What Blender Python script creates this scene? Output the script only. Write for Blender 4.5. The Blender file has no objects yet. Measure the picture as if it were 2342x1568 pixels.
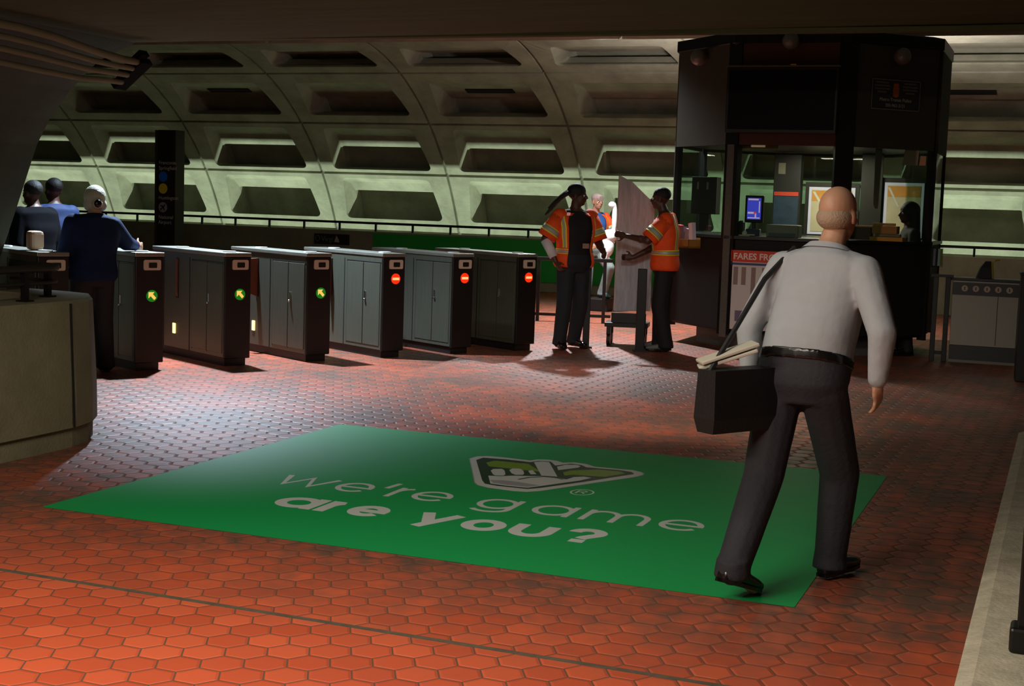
import bpy, bmesh, math, random
from mathutils import Vector, Matrix
from math import pi, sin, cos, radians as R, atan2, sqrt
S = bpy.context.scene
COL = S.collection
random.seed(7)
S.view_settings.view_transform = 'Standard'
S.view_settings.look = 'None'
S.view_settings.exposure = 0.0
S.view_settings.gamma = 1.0
S.view_settings.use_curve_mapping = False

# ---------------------------------------------------------------- camera
cd = bpy.data.cameras.new('camera')
cd.sensor_width = 36.0
cd.lens = 36.0 * 3250.42 / 2342.0
cd.clip_start = 0.05
cam = bpy.data.objects.new('camera', cd)
rt, up, fw = Vector((.930, .366, .033)), Vector((-.067, .079, .995)), Vector((-.361, .927, -.098))
fw.normalize(); rt = (rt - fw * rt.dot(fw)).normalized(); up = rt.cross(fw)
m = Matrix((rt, up, -fw)).transposed().to_4x4()
m.translation = (0, 0, 1.6)
cam.matrix_world = m
COL.objects.link(cam)
S.camera = cam

# ---------------------------------------------------------------- world and lamps
w = bpy.data.worlds.new('station_gloom'); S.world = w; w.use_nodes = True
w.node_tree.nodes['Background'].inputs[0].default_value = (.58, .60, .42, 1)
w.node_tree.nodes['Background'].inputs[1].default_value = 0.034


def aim(o, d):
    o.rotation_euler = Vector(d).to_track_quat('-Z', 'Y').to_euler()


def lamp(name, typ, loc, energy, col, d=(0, 0, -1), **k):
    l = bpy.data.lights.new(name, typ); l.energy = energy; l.color = col
    for a, b in k.items():
        setattr(l, a, b)
    o = bpy.data.objects.new(name, l); o.location = loc; aim(o, d); COL.objects.link(o)
    return o


# floodlights over the fare gates, hung from the vault
lamp('gate_floodlight', 'SPOT', (-8.2, 12.3, 4.15), 2900, (.68, .83, 1), (.16, -.22, -1), spot_size=R(92), spot_blend=.75, shadow_soft_size=.08)
lamp('concourse_floodlight', 'SPOT', (-6.3, 18.2, 4.3), 2300, (.93, .96, 1), (.16, -.05, -1), spot_size=R(118), spot_blend=.8, shadow_soft_size=.10)
# trough lights beside the tracks, below the mezzanine
tr = lamp('trough_light', 'AREA', (-10, 25.10, -3.0), 1750, (.84, 1, .78), (0, .08, 1), shape='RECTANGLE', size=44, size_y=.08)
tr.rotation_euler = (pi - atan2(.08, 1), 0, 0)
# unseen uplights added behind the kiosk header to brighten the vault
lamp('hidden_vault_uplight', 'SPOT', (-5.35, 20.9, 3.62), 210, (1, .86, .84), (-.25, .2, 1), spot_size=R(165), spot_blend=.5, shadow_soft_size=.06)
lamp('hidden_vault_uplight', 'SPOT', (-2.3, 20.9, 3.62), 330, (1, .86, .84), (.25, .2, 1), spot_size=R(165), spot_blend=.5, shadow_soft_size=.06)
# downlights of the entrance passage
lamp('passage_downlight', 'AREA', (-2.8, 1.6, 2.7), 225, (1, .90, .76), (0, .16, -1), shape='RECTANGLE', size=2.0, size_y=.6)
lamp('passage_downlight', 'AREA', (-2.4, 5.0, 2.75), 26, (1, .90, .76), (0, .1, -1), shape='RECTANGLE', size=1.6, size_y=.5)
lamp('passage_downlight', 'SPOT', (-2.6, 8.9, 2.76), 330, (1, .93, .84), (-.25, 1, -.95), spot_size=R(86), spot_blend=.7, shadow_soft_size=.25)
lamp('kiosk_lamp', 'AREA', (-2.9, 17.5, 2.355), 45, (1, .86, .70), (0, 0, -1), shape='RECTANGLE', size=.8, size_y=.3)


# ---------------------------------------------------------------- helpers
def lin(c):
    return tuple(((x / 255.) / 12.92 if x / 255. <= .04045 else ((x / 255. + .055) / 1.055) ** 2.4) for x in c) + (1,)


def N(nt, t, **k):
    n = nt.nodes.new(t)
    for a, b in k.items():
        setattr(n, a, b)
    return n


def mat(name, rgb, rough=.6, metal=0, spec=.5, noise=0, nscale=8, bump=0, bscale=60, emit=0, coat=0, stretch=None):
    """rgb: sRGB base colour; noise: mottling of the colour; bump: relief."""
    M = bpy.data.materials.new(name); M.use_nodes = True
    nt = M.node_tree; b = nt.nodes['Principled BSDF']
    c = lin(rgb)
    b.inputs['Base Color'].default_value = c
    b.inputs['Roughness'].default_value = rough
    b.inputs['Metallic'].default_value = metal
    b.inputs['Specular IOR Level'].default_value = spec
    b.inputs['Coat Weight'].default_value = coat
    if emit:
        b.inputs['Emission Color'].default_value = c
        b.inputs['Emission Strength'].default_value = emit
    if noise or bump:
        tc = N(nt, 'ShaderNodeTexCoord'); mp = N(nt, 'ShaderNodeMapping')
        nt.links.new(tc.outputs['Object'], mp.inputs[0])
        if stretch:
            mp.inputs['Scale'].default_value = stretch
    if noise:
        n = N(nt, 'ShaderNodeTexNoise'); n.inputs['Scale'].default_value = nscale; n.inputs['Detail'].default_value = 6
        n.inputs['Roughness'].default_value = .65
        rp = N(nt, 'ShaderNodeMapRange'); rp.inputs[1].default_value = .3; rp.inputs[2].default_value = .7
        rp.inputs[3].default_value = 1 - noise; rp.inputs[4].default_value = 1 + noise * .6
        mx = N(nt, 'ShaderNodeVectorMath', operation='SCALE'); mx.inputs[0].default_value = c[:3]
        nt.links.new(mp.outputs[0], n.inputs['Vector']); nt.links.new(n.outputs['Fac'], rp.inputs[0])
        nt.links.new(rp.outputs[0], mx.inputs['Scale']); nt.links.new(mx.outputs[0], b.inputs['Base Color'])
    if bump:
        n2 = N(nt, 'ShaderNodeTexNoise'); n2.inputs['Scale'].default_value = bscale; n2.inputs['Detail'].default_value = 4
        bp = N(nt, 'ShaderNodeBump'); bp.inputs['Strength'].default_value = bump; bp.inputs['Distance'].default_value = .01
        nt.links.new(mp.outputs[0], n2.inputs['Vector']); nt.links.new(n2.outputs['Fac'], bp.inputs['Height'])
        nt.links.new(bp.outputs[0], b.inputs['Normal'])
    return M


def glass_mat(name, tint=(225, 235, 228), refl=.06, alpha=.10):
    M = bpy.data.materials.new(name); M.use_nodes = True
    nt = M.node_tree; nt.nodes.clear()
    o = N(nt, 'ShaderNodeOutputMaterial'); t = N(nt, 'ShaderNodeBsdfTransparent'); g = N(nt, 'ShaderNodeBsdfGlossy')
    f = N(nt, 'ShaderNodeFresnel'); f.inputs[0].default_value = 1.45; mx = N(nt, 'ShaderNodeMixShader')
    t.inputs[0].default_value = lin(tint); g.inputs['Roughness'].default_value = .03
    gm = N(nt, 'ShaderNodeNewGeometry'); iv = N(nt, 'ShaderNodeMath', operation='SUBTRACT'); iv.inputs[0].default_value = 1; nt.links.new(gm.outputs['Backfacing'], iv.inputs[1]); ml = N(nt, 'ShaderNodeMath', operation='MULTIPLY'); nt.links.new(f.outputs[0], ml.inputs[0]); nt.links.new(iv.outputs[0], ml.inputs[1])
    nt.links.new(ml.outputs[0], mx.inputs[0]); nt.links.new(t.outputs[0], mx.inputs[1]); nt.links.new(g.outputs[0], mx.inputs[2])
    nt.links.new(mx.outputs[0], o.inputs[0])
    return M


def empty(name, loc, rz=0, label=None, cat=None, group=None):
    o = bpy.data.objects.new(name, None); o.empty_display_size = .1
    o.location = loc; o.rotation_euler = (0, 0, rz); COL.objects.link(o)
    tag(o, label, cat, group)
    return o


def tag(o, label=None, cat=None, group=None, kind=None):
    if label: o['label'] = label
    if cat: o['category'] = cat
    if group: o['group'] = group
    if kind: o['kind'] = kind
    return o


class MB:
    def __init__(s):
        s.bm = bmesh.new()

    def box(s, c, d, rz=0, bev=0, rot=None):
        r = bmesh.ops.create_cube(s.bm, size=1)
        v = r['verts']
        M = Matrix.Translation(c) @ (rot.to_4x4() if rot else Matrix.Rotation(rz, 4, 'Z')) @ Matrix.Diagonal((*d, 1))
        bmesh.ops.transform(s.bm, matrix=M, verts=v)
        if bev:
            e = list({e for x in v for e in x.link_edges})
            bmesh.ops.bevel(s.bm, geom=e, offset=bev, segments=2, affect='EDGES', profile=.5)
        return s

    def cyl(s, p0, p1, r0, r1=None, n=16, caps=True):
        r1 = r0 if r1 is None else r1
        p0, p1 = Vector(p0), Vector(p1); d = p1 - p0
        q = d.to_track_quat('Z', 'Y').to_matrix().to_4x4()
        r = bmesh.ops.create_cone(s.bm, cap_ends=caps, segments=n, radius1=max(r0, 1e-4), radius2=max(r1, 1e-4), depth=d.length)
        bmesh.ops.transform(s.bm, matrix=Matrix.Translation((p0 + p1) / 2) @ q, verts=r['verts'])
        return s

    def ball(s, c, rad, n=14, rot=None):
        r = bmesh.ops.create_uvsphere(s.bm, u_segments=n, v_segments=max(6, n // 2 + 2), radius=1)
        if not hasattr(rad, '__len__'): rad = (rad,) * 3
        M = Matrix.Translation(c) @ (rot.to_4x4() if rot else Matrix()) @ Matrix.Diagonal((*rad, 1))
        bmesh.ops.transform(s.bm, matrix=M, verts=r['verts'])
        return s

    def cone(s, p0, r0, p1, r1, n=12):
        """round cone: tapered limb with ball ends"""
        p0, p1 = Vector(p0), Vector(p1)
        s.cyl(p0, p1, r0, r1, n); s.ball(p0, r0, n); s.ball(p1, r1, n)
        return s

    def loft(s, rings, cap=True, closed=True):
        L = [[s.bm.verts.new(p) for p in r] for r in rings]
        for a, b in zip(L, L[1:]):
            n = len(a)
            for i in range(n if closed else n - 1):
                j = (i + 1) % n
                s.bm.faces.new((a[i], a[j], b[j], b[i]))
        if cap:
            s.bm.faces.new(L[0][::-1]); s.bm.faces.new(L[-1])
        return s

    def poly(s, pts, h):
        """pts: flat outline in 3d, extruded by vector h"""
        h = Vector(h)
        a = [s.bm.verts.new(p) for p in pts]; b = [s.bm.verts.new(Vector(p) + h) for p in pts]
        n = len(a)
        s.bm.faces.new(a[::-1]); s.bm.faces.new(b)
        for i in range(n):
            j = (i + 1) % n
            s.bm.faces.new((a[i], a[j], b[j], b[i]))
        return s

    def tube(s, path, r, n=8):
        path = [Vector(p) for p in path]
        rings = []
        for i, p in enumerate(path):
            t = (path[min(i + 1, len(path) - 1)] - path[max(i - 1, 0)]).normalized()
            a = Vector((0, 0, 1)) if abs(t.z) < .9 else Vector((1, 0, 0))
            u = t.cross(a).normalized(); v = u.cross(t)
            rr = r[i] if hasattr(r, '__len__') else r
            rings.append([p + rr * (u * cos(2 * pi * k / n) + v * sin(2 * pi * k / n)) for k in range(n)])
        return s.loft(rings)

    def build(s, name, M, parent=None, smooth=False, recalc=True):
        if recalc: bmesh.ops.recalc_face_normals(s.bm, faces=s.bm.faces)
        me = bpy.data.meshes.new(name); s.bm.to_mesh(me); s.bm.free()
        if M: me.materials.append(M)
        if smooth:
            for p in me.polygons: p.use_smooth = True
        o = bpy.data.objects.new(name, me); COL.objects.link(o)
        if parent: o.parent = parent
        return o

    def blob(s, name, M, parent=None, voxel=.01, smooth=3, thin=0):
        """fuse everything in the collector into one continuous skin"""
        o = s.build(name, M, None)
        r = o.modifiers.new('r', 'REMESH'); r.mode = 'VOXEL'; r.voxel_size = voxel
        q = o.modifiers.new('s', 'SMOOTH'); q.factor = .5; q.iterations = smooth
        dg = bpy.context.evaluated_depsgraph_get()
        me = bpy.data.meshes.new_from_object(o.evaluated_get(dg))
        o.modifiers.clear(); o.data = me
        for p in me.polygons: p.use_smooth = True
        if parent: o.parent = parent
        return o


def text(name, body, size, M, mtx, parent, thick=.001, align='LEFT', bold=0, sx=1):
    cu = bpy.data.curves.new(name, 'FONT'); cu.body = body; cu.size = size; cu.extrude = thick; cu.align_x = align; cu.offset = bold
    cu.resolution_u = 3
    o = bpy.data.objects.new(name, cu); COL.objects.link(o)
    dg = bpy.context.evaluated_depsgraph_get()
    me = bpy.data.meshes.new_from_object(o.evaluated_get(dg))
    bpy.data.objects.remove(o)
    me.transform(mtx @ Matrix.Diagonal((sx, 1, 1, 1)))
    me.materials.clear(); me.materials.append(M)
    o = bpy.data.objects.new(name, me); COL.objects.link(o); o.parent = parent
    return o


def frame(origin, x, y):
    """matrix whose x runs along x, y along y (for signs)"""
    x = Vector(x).normalized(); y = Vector(y).normalized(); z = x.cross(y)
    m = Matrix((x, y, z)).transposed().to_4x4(); m.translation = origin
    return m


def copy_tree(o, parent=None):
    c = o.copy(); COL.objects.link(c)
    if parent is not None: c.parent = parent
    for ch in list(o.children): copy_tree(ch, c)
    return c


# ---------------------------------------------------------------- materials
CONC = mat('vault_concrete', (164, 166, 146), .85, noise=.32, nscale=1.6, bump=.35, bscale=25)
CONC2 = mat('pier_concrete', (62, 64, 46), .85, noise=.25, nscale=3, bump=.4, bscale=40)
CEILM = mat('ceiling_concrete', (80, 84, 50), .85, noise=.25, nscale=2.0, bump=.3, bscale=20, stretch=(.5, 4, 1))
WALLC = mat('parapet_concrete', (122, 116, 90), .8, noise=.2, nscale=3, bump=.3, bscale=50)
CURB = mat('curb_concrete', (205, 196, 172), .8, noise=.25, nscale=9, bump=.4, bscale=60)
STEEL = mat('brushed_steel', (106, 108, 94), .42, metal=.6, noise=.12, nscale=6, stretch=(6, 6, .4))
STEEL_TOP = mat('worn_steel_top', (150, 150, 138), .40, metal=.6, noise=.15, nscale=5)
SEAM = mat('dark_seam', (22, 22, 20), .7)
BLACK = mat('black_panel', (20, 17, 16), .45)
BLACKM = mat('black_metal', (24, 23, 22), .4, metal=.3)
BRONZE = mat('dark_bronze_metal', (42, 38, 34), .5, metal=.3)
KIOSK = mat('kiosk_dark_panel', (74, 72, 60), .8, spec=.2, noise=.1, nscale=4)
KIOSKB = mat('kiosk_brown_panel', (88, 58, 46), .8, spec=.2)
KGREY = mat('kiosk_grey_post', (95, 92, 86), .6, noise=.2, nscale=30)
CHROME = mat('chrome', (210, 210, 210), .2, metal=1)
BEZEL = mat('reader_bezel', (205, 185, 165), .5)
WING = mat('brown_gate_wing', (120, 58, 30), .6)
WHITE = mat('white_plastic', (235, 238, 240), .35, coat=.3)
GREENL = mat('green_signal', (30, 150, 40), .4, emit=.35)
ARROWL = mat('amber_arrow', (255, 190, 90), .4, emit=1.0)
REDL = mat('red_signal', (255, 45, 12), .4, emit=.95)
BARL = mat('orange_bar', (255, 190, 120), .4, emit=1.1)
AMBER = mat('glowing_amber', (255, 215, 125), .4, emit=3)
GREEN = mat('green_vinyl', (8, 150, 76), .52)
OLIVE = mat('lime_green_ink', (112, 148, 34), .38)
DKGREEN = mat('dark_green_ink', (20, 62, 40), .38)
DECALW = mat('pale_grey_ink', (196, 200, 196), .45)
DECALS = mat('silver_ink', (150, 150, 155), .45)
ADGREEN = mat('green_advert', (30, 160, 56), .5)
GLASS = glass_mat('kiosk_glass')
ORANGE = mat('orange_mesh_fabric', (250, 84, 16), .75, noise=.12, nscale=12, bump=.3, bscale=80)
SILVER = mat('reflective_tape', (165, 165, 155), .4)
LIME = mat('lime_trim', (225, 225, 50), .6)
SKIN_D = mat('dark_brown_skin', (74, 44, 32), .5)
SKIN_L = mat('light_skin', (196, 150, 122), .5)
HAIR = mat('black_hair', (14, 12, 11), .6, bump=.6, bscale=120)
GREYHAIR = mat('grey_hair', (176, 178, 160), .5, bump=.8, bscale=90)
BLK_CLOTH = mat('black_cloth', (18, 18, 20), .8, bump=.3, bscale=60)
DENIM = mat('dark_denim', (30, 33, 42), .8, noise=.2, nscale=14)
GREY_CLOTH = mat('grey_work_trousers', (120, 128, 124), .8, noise=.3, nscale=12)
CHAR_CLOTH = mat('charcoal_trousers', (38, 38, 44), .8, noise=.15, nscale=12, bump=.3, bscale=50)
SHIRTW = mat('pale_grey_shirt', (164, 170, 175), .8, noise=.06, nscale=9, bump=.8, bscale=9)
BLUE_CLOTH = mat('blue_jacket', (30, 52, 96), .75, noise=.15, nscale=20)
NAVY = mat('navy_jacket', (8, 9, 14), .9, spec=.1)
BLUESHIRT = mat('blue_tee', (40, 90, 160), .8)
SHOE = mat('black_leather', (16, 15, 15), .25)
SNEAK = mat('grey_sneaker', (110, 110, 105), .6)
SLEEVE = mat('white_sleeve', (215, 210, 215), .8)
EYEW = mat('eye_white', (210, 205, 200), .3)
LEATHER = mat('black_bag_leather', (24, 24, 26), .5, bump=.2, bscale=70)
PAPER = mat('newsprint', (188, 184, 168), .8)


# ---------------------------------------------------------------- setting: floor of hexagonal quarry tiles
def hex_floor():
    M = bpy.data.materials.new('hexagonal_quarry_tiles'); M.use_nodes = True
    nt = M.node_tree; b = nt.nodes['Principled BSDF']; L = nt.links.new
    tc = N(nt, 'ShaderNodeTexCoord'); mp = N(nt, 'ShaderNodeMapping', vector_type='TEXTURE')
    mp.inputs['Rotation'].default_value = (0, 0, R(28.46)); mp.inputs['Location'].default_value = (.0767, 4.794, 0)
    mp.inputs['Scale'].default_value = (.14635, .14635, .14635)
    L(tc.outputs['Object'], mp.inputs[0])

    def vm(op, a, bb=None):
        n = N(nt, 'ShaderNodeVectorMath', operation=op)
        for i, x in enumerate((a, bb)):
            if x is None: continue
            if isinstance(x, tuple): n.inputs[i].default_value = x
            else: L(x, n.inputs[i])
        return n

    def mt(op, a, bb=None, c=None):
        n = N(nt, 'ShaderNodeMath', operation=op)
        for i, x in enumerate((a, bb, c)):
            if x is None: continue
            if isinstance(x, (int, float)): n.inputs[i].default_value = x
            else: L(x, n.inputs[i])
        return n.outputs[0]
    r3 = sqrt(3); r = (1, r3, 1); h = (.5, r3 / 2, .5)
    flat = vm('MULTIPLY', mp.outputs[0], (1, 1, 0)).outputs[0]
    off = vm('ADD', flat, (500, 500 * r3, 0)).outputs[0]
    A = vm('SUBTRACT', vm('MODULO', off, r).outputs[0], h).outputs[0]
    B = vm('SUBTRACT', vm('MODULO', vm('ADD', off, h).outputs[0], r).outputs[0], h).outputs[0]
    A = vm('MULTIPLY', A, (1, 1, 0)).outputs[0]; B = vm('MULTIPLY', B, (1, 1, 0)).outputs[0]
    la = vm('LENGTH', A).outputs['Value']; lb = vm('LENGTH', B).outputs['Value']
    sel = mt('LESS_THAN', la, lb)
    mix = N(nt, 'ShaderNodeMix', data_type='VECTOR'); L(sel, mix.inputs[0]); L(B, mix.inputs[4]); L(A, mix.inputs[5])
    gv = mix.outputs[1]
    ab = vm('ABSOLUTE', gv).outputs[0]
    sp = N(nt, 'ShaderNodeSeparateXYZ'); L(ab, sp.inputs[0])
    d2 = mt('ADD', mt('MULTIPLY', sp.outputs[0], .5), mt('MULTIPLY', sp.outputs[1], r3 / 2))
    d = mt('MAXIMUM', sp.outputs[0], d2)                       # 0 centre .. .5 edge
    idv = vm('SUBTRACT', off, gv).outputs[0]
    idr = vm('ADD', vm('SNAP', vm('ADD', idv, (.01, .01, 0)).outputs[0], (.25, r3 / 4, 1)).outputs[0], (.1, .1, .3)).outputs[0]
    wn = N(nt, 'ShaderNodeTexWhiteNoise', noise_dimensions='3D'); L(idr, wn.inputs[0])
    # dirt: soft smudges over the walked area, cleaner in front of the joint
    n1 = N(nt, 'ShaderNodeTexNoise'); n1.inputs['Scale'].default_value = 1.1; n1.inputs['Detail'].default_value = 6; n1.inputs['Roughness'].default_value = .7
    L(tc.outputs['Object'], n1.inputs['Vector'])
    n2 = N(nt, 'ShaderNodeTexNoise'); n2.inputs['Scale'].default_value = 9; n2.inputs['Detail'].default_value = 5
    L(tc.outputs['Object'], n2.inputs['Vector'])
    so = N(nt, 'ShaderNodeSeparateXYZ'); L(tc.outputs['Object'], so.inputs[0])
    walked = N(nt, 'ShaderNodeMapRange'); walked.inputs[1].default_value = 4.45; walked.inputs[2].default_value = 5.6
    L(so.outputs[1], walked.inputs[0])
    dm = N(nt, 'ShaderNodeMapRange'); dm.inputs[1].default_value = .33; dm.inputs[2].default_value = .58
    L(mt('ADD', mt('MULTIPLY', n1.outputs['Fac'], .55), mt('MULTIPLY', n2.outputs['Fac'], .45)), dm.inputs[0])
    dirt = mt('MULTIPLY', dm.outputs[0], mt('ADD', mt('MULTIPLY', walked.outputs[0], .85), .10))
    tile = N(nt, 'ShaderNodeMix', data_type='RGBA'); L(wn.outputs['Value'], tile.inputs[0])
    tile.inputs[6].default_value = lin((182, 76, 44)); tile.inputs[7].default_value = lin((204, 92, 56))
    c2 = N(nt, 'ShaderNodeMix', data_type='RGBA'); L(dirt, c2.inputs[0]); L(tile.outputs[2], c2.inputs[6]); c2.inputs[7].default_value = lin((92, 72, 60))
    gm = N(nt, 'ShaderNodeMapRange'); gm.inputs[1].default_value = .472; gm.inputs[2].default_value = .486
    L(d, gm.inputs[0])
    c3 = N(nt, 'ShaderNodeMix', data_type='RGBA'); L(gm.outputs[0], c3.inputs[0]); L(c2.outputs[2], c3.inputs[6]); c3.inputs[7].default_value = lin((88, 62, 46))
    L(c3.outputs[2], b.inputs['Base Color'])
    rr = N(nt, 'ShaderNodeMapRange'); rr.inputs[3].default_value = .38; rr.inputs[4].default_value = .55
    L(n2.outputs['Fac'], rr.inputs[0])
    L(mt('MAXIMUM', rr.outputs[0], mt('MULTIPLY', gm.outputs[0], .8)), b.inputs['Roughness'])
    b.inputs['Specular IOR Level'].default_value = .5
    hgt = N(nt, 'ShaderNodeMapRange', interpolation_type='SMOOTHSTEP'); hgt.inputs[1].default_value = .40; hgt.inputs[2].default_value = .49
    hgt.inputs[3].default_value = 1; hgt.inputs[4].default_value = 0
    L(d, hgt.inputs[0])
    bp = N(nt, 'ShaderNodeBump'); bp.inputs['Strength'].default_value = .8; bp.inputs['Distance'].default_value = .004
    hh = mt('ADD', hgt.outputs[0], mt('MULTIPLY', n2.outputs['Fac'], .25))
    L(hh, bp.inputs['Height']); L(bp.outputs[0], b.inputs['Normal'])
    return M


FLOORM = hex_floor()
fb = MB(); fb.box((-11, 9.65, -.15), (38, 31.30, .30))
tag(fb.build('floor', FLOORM), kind='structure')
j = MB(); j.poly([(-9, 4.72, .0), (2, 4.563, .0), (2, 4.592, .0), (-9, 4.749, .0)], (0, 0, .002))
tag(j.build('trim_1', mat('expansion_joint', (86, 76, 60), .7, noise=.4, nscale=12)), kind='structure')

# ---------------------------------------------------------------- setting: coffered vault
VC, VR = (21.126, -1.282), 5.623


def vpt(x, a, dep):
    a = R(a)
    return Vector((x, VC[0] + (VR + dep) * cos(a), VC[1] + (VR + dep) * sin(a)))


def rloop(x0, x1, a0, a1, taper, rad, n=5, m=4):
    """rounded outline in (x, angle); taper narrows the top by that much each side; rad in x units"""
    H = (a1 - a0)
    asp = 2.77 / 13.5           # x units per degree, about
    pts = []
    cs = [(x0, a0), (x1, a0), (x1 - taper, a1), (x0 + taper, a1)]
    ra = rad / (.0981 * 1.0)
    cen = [(x0 + rad, a0 + ra), (x1 - rad, a0 + ra), (x1 - taper - rad, a1 - ra), (x0 + taper + rad, a1 - ra)]
    st = [pi, 1.5 * pi, 0, .5 * pi]
    arcs = []
    for k in range(4):
        arcs.append([(cen[k][0] + rad * cos(st[k] + .5 * pi * i / (n - 1)), cen[k][1] + ra * sin(st[k] + .5 * pi * i / (n - 1))) for i in range(n)])
    for k in range(4):
        pts += arcs[k]
        a, b = arcs[k][-1], arcs[(k + 1) % 4][0]
        for i in range(1, m + 1):
            t = i / (m + 1)
            pts.append((a[0] + (b[0] - a[0]) * t, a[1] + (b[1] - a[1]) * t))
    return pts


GROOVES = [9.5, 23.2, 36.8, 50.0, 66.0, 82, 98, 114]
PITCH = 2.777
X0 = -8.685
# per row of coffers: sill and head of the opening, then (angle, depth) of the lit upper face, its lower edge, the back panel
POCKETS = [(12, 21.5, (19.5, .2), (17, .3), (16, 8)), (26, 35.6, (33.4, .2), (30.9, .3), (30.2, 21.5)), (37.8, 48.6, (43.85, .305), (41.15, .315), (40.0, 33.6)), (52.3, 62.6, (58.4, .2), (54.0, .33), (52.5, 47))]
POCKETS += [(68.5 + q, 76.5 + q, (72 + q, .15), (68 + q, .3), (65.5 + q, 60 + q)) for q in (0, 16, 32)]
vb = MB()
for kb in range(-7, 4):
    xa, xb = X0 + PITCH * kb, X0 + PITCH * (kb + 1)
    for (ga, gb), (ob, ot, md, ed, bk) in zip(zip(GROOVES, GROOVES[1:]), POCKETS):
        g = .028; gd = g / .0981
        loops = [
            [(p, .06) for p in rloop(xa, xb, ga, gb, 0, .001)],
            [(p, .06) for p in rloop(xa + g, xb - g, ga + gd, gb - gd, 0, .001)],
            [(p, .0) for p in rloop(xa + g, xb - g, ga + gd, gb - gd, 0, .001)],
            [(p, .0) for p in rloop(xa + .31, xb - .31, ob, ot, .11, .10)],
            [(p, .04) for p in rloop(xa + .318, xb - .318, ob - .2, ot - .3, .11, .10)],
            [(p, md[1]) for p in rloop(xa + .36, xb - .36, ob - 1.6, md[0], .10, .06)],
            [(p, ed[1]) for p in rloop(xa + .40, xb - .40, ob - 2.4, ed[0], .07, .03)],
            [(p, .50) for p in rloop(xa + .42, xb - .42, bk[1], bk[0], .04, .02)],
        ]
        vv = [[vb.bm.verts.new(vpt(p[0], p[1], dd)) for p, dd in lp] for lp in loops]
        for a, b in zip(vv, vv[1:]):
            n = len(a)
            for i in range(n):
                jn = (i + 1) % n
                vb.bm.faces.new((a[i], a[jn], b[jn], b[i]))
        vb.bm.faces.new(vv[-1])
# lower plain skirt of the vault
sk = [[vpt(x, a, 0) for x in (X0 - 7 * PITCH, X0 + 4 * PITCH)] for a in (-35, -25, -12, 0, 9.5)]
vb.loft(sk, cap=False, closed=False)
wf = vb.build('wall_far', CONC, recalc=False)
tag(wf, kind='structure')
# ventilation slots in the upper faces of every second coffer
SLOT = mat('vent_slot_black', (10, 10, 9), .9)
for kb, dpx in ((-3, 0), (-1, 0), (2, 0)):
    xa = X0 + PITCH * kb
    v = MB()
    rings = [[vpt(xa + x, a, de) for x, a, de in ((.92, 57.5, .205), (PITCH - .92, 57.5, .205), (PITCH - .92, 56.0, .25), (.92, 56.0, .25))],
             [vpt(xa + x, a, de) for x, a, de in ((.92, 58, .26), (PITCH - .92, 58, .26), (PITCH - .92, 56.5, .31), (.92, 56.5, .31))]]
    v.loft(rings)
    v.build('vent_slot', SLOT, wf)

# passage ceiling slab with its front edge
c = MB()
zc = lambda x: 2.873 + .0073 * x
c.loft([[(-12, y, zc(-12)), (6, y, zc(6)), (6, y, zc(6) + .5), (-12, y, zc(-12) + .5)] for y in (-6, 9.6, 10.0)])
c.box((-3, 9.97, 2.842), (9.6, .10, .03))
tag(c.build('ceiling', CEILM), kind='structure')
# left pier: flared end of the passage wall
pr = [(-7.20, 2.90), (-7.36, 2.81), (-7.71, 2.67), (-8.0, 2.43), (-8.21, 2.19), (-8.35, 1.96), (-8.56, 1.43), (-8.75, .97), (-8.95, .4), (-9.05, 0)]
pl = MB()
ring = lambda y: [(x, y, z) for x, z in pr] + [(-12, y, 0), (-12, y, 2.80)]
pl.loft([ring(y) for y in (3.5, 6, 9.95, 10.0)])
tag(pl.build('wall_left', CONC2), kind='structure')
# joint in the pier's end face
v = MB(); v.box((-9.9, 10.0, 2.33), (3.4, .012, .025)); 
tag(v.build('trim_2', SEAM), kind='structure')

# far parapet of the mezzanine
p = MB()
p.box((-11, 24.42, .485), (38, .30, .97), bev=.01)
tag(p.build('wall_parapet', mat('far_parapet_concrete', (140, 138, 118), .85, noise=.2, nscale=2.5)), kind='structure')

# ---------------------------------------------------------------- low concrete wall with railing, left
lw = MB()
fp = lambda o, z: [(-5.65 + o, -3, z), (-5.65 + o, 6.9, z), (-5.66 + o, 7.15, z), (-5.72 + o, 7.38, z), (-5.84 + o, 7.58, z), (-6.0 + o * .7, 7.74, z - 0), (-6.25, 7.86 + o, z), (-6.6, 7.9 + o, z), (-6.6, 7.45 - o, z), (-6.35, 7.4 - o, z), (-6.15 - o, 7.2, z), (-6.1 - o, 6.9, z), (-6.1 - o, -3, z)]
lw.loft([fp(-.035, 0), fp(-.035, .115), fp(.0, .13), fp(-.005, .35), fp(-.04, .89), fp(-.06, .91)])
wl = tag(lw.build('wall_near_left', WALLC), kind='structure')
v = MB()
v.poly([(-5.652, 7.10, .135), (-5.698, 7.12, .895), (-5.698, 7.135, .895), (-5.652, 7.115, .135)], (.008, 0, 0))
v.build('joint', SEAM, wl)
rl = empty('handrail', (-5.85, 6.5, .91), 0, 'dark tubular handrail curving round the end of the low concrete wall', 'railing')
v = MB(); arc = [(.0 + .0, -8 + .0, .195), (0, .2, .195), (-.0, .62, .195)] + [(-.18 + .18 * cos(t), .62 + .18 * sin(t), .195) for t in (.4, .8, 1.2, 1.57)] + [(-.45, .80, .195)]
v.tube(arc, .024, 10); v.build('rail', BRONZE, rl, True)
v = MB(); v.tube([(x, y, .105) for x, y, z in arc], .012, 8); v.build('rail', BRONZE, rl, True)
for x, y in ((0, -3.4), (0, -2.4), (0, -1.2), (0, -.05), (0, .40), (-.16, .80)):
    v = MB(); v.box((x, y, .09), (.035, .035, .20)); v.box((x, y, .0), (.075, .075, .02)); v.build('post', BLACKM, rl)

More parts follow.
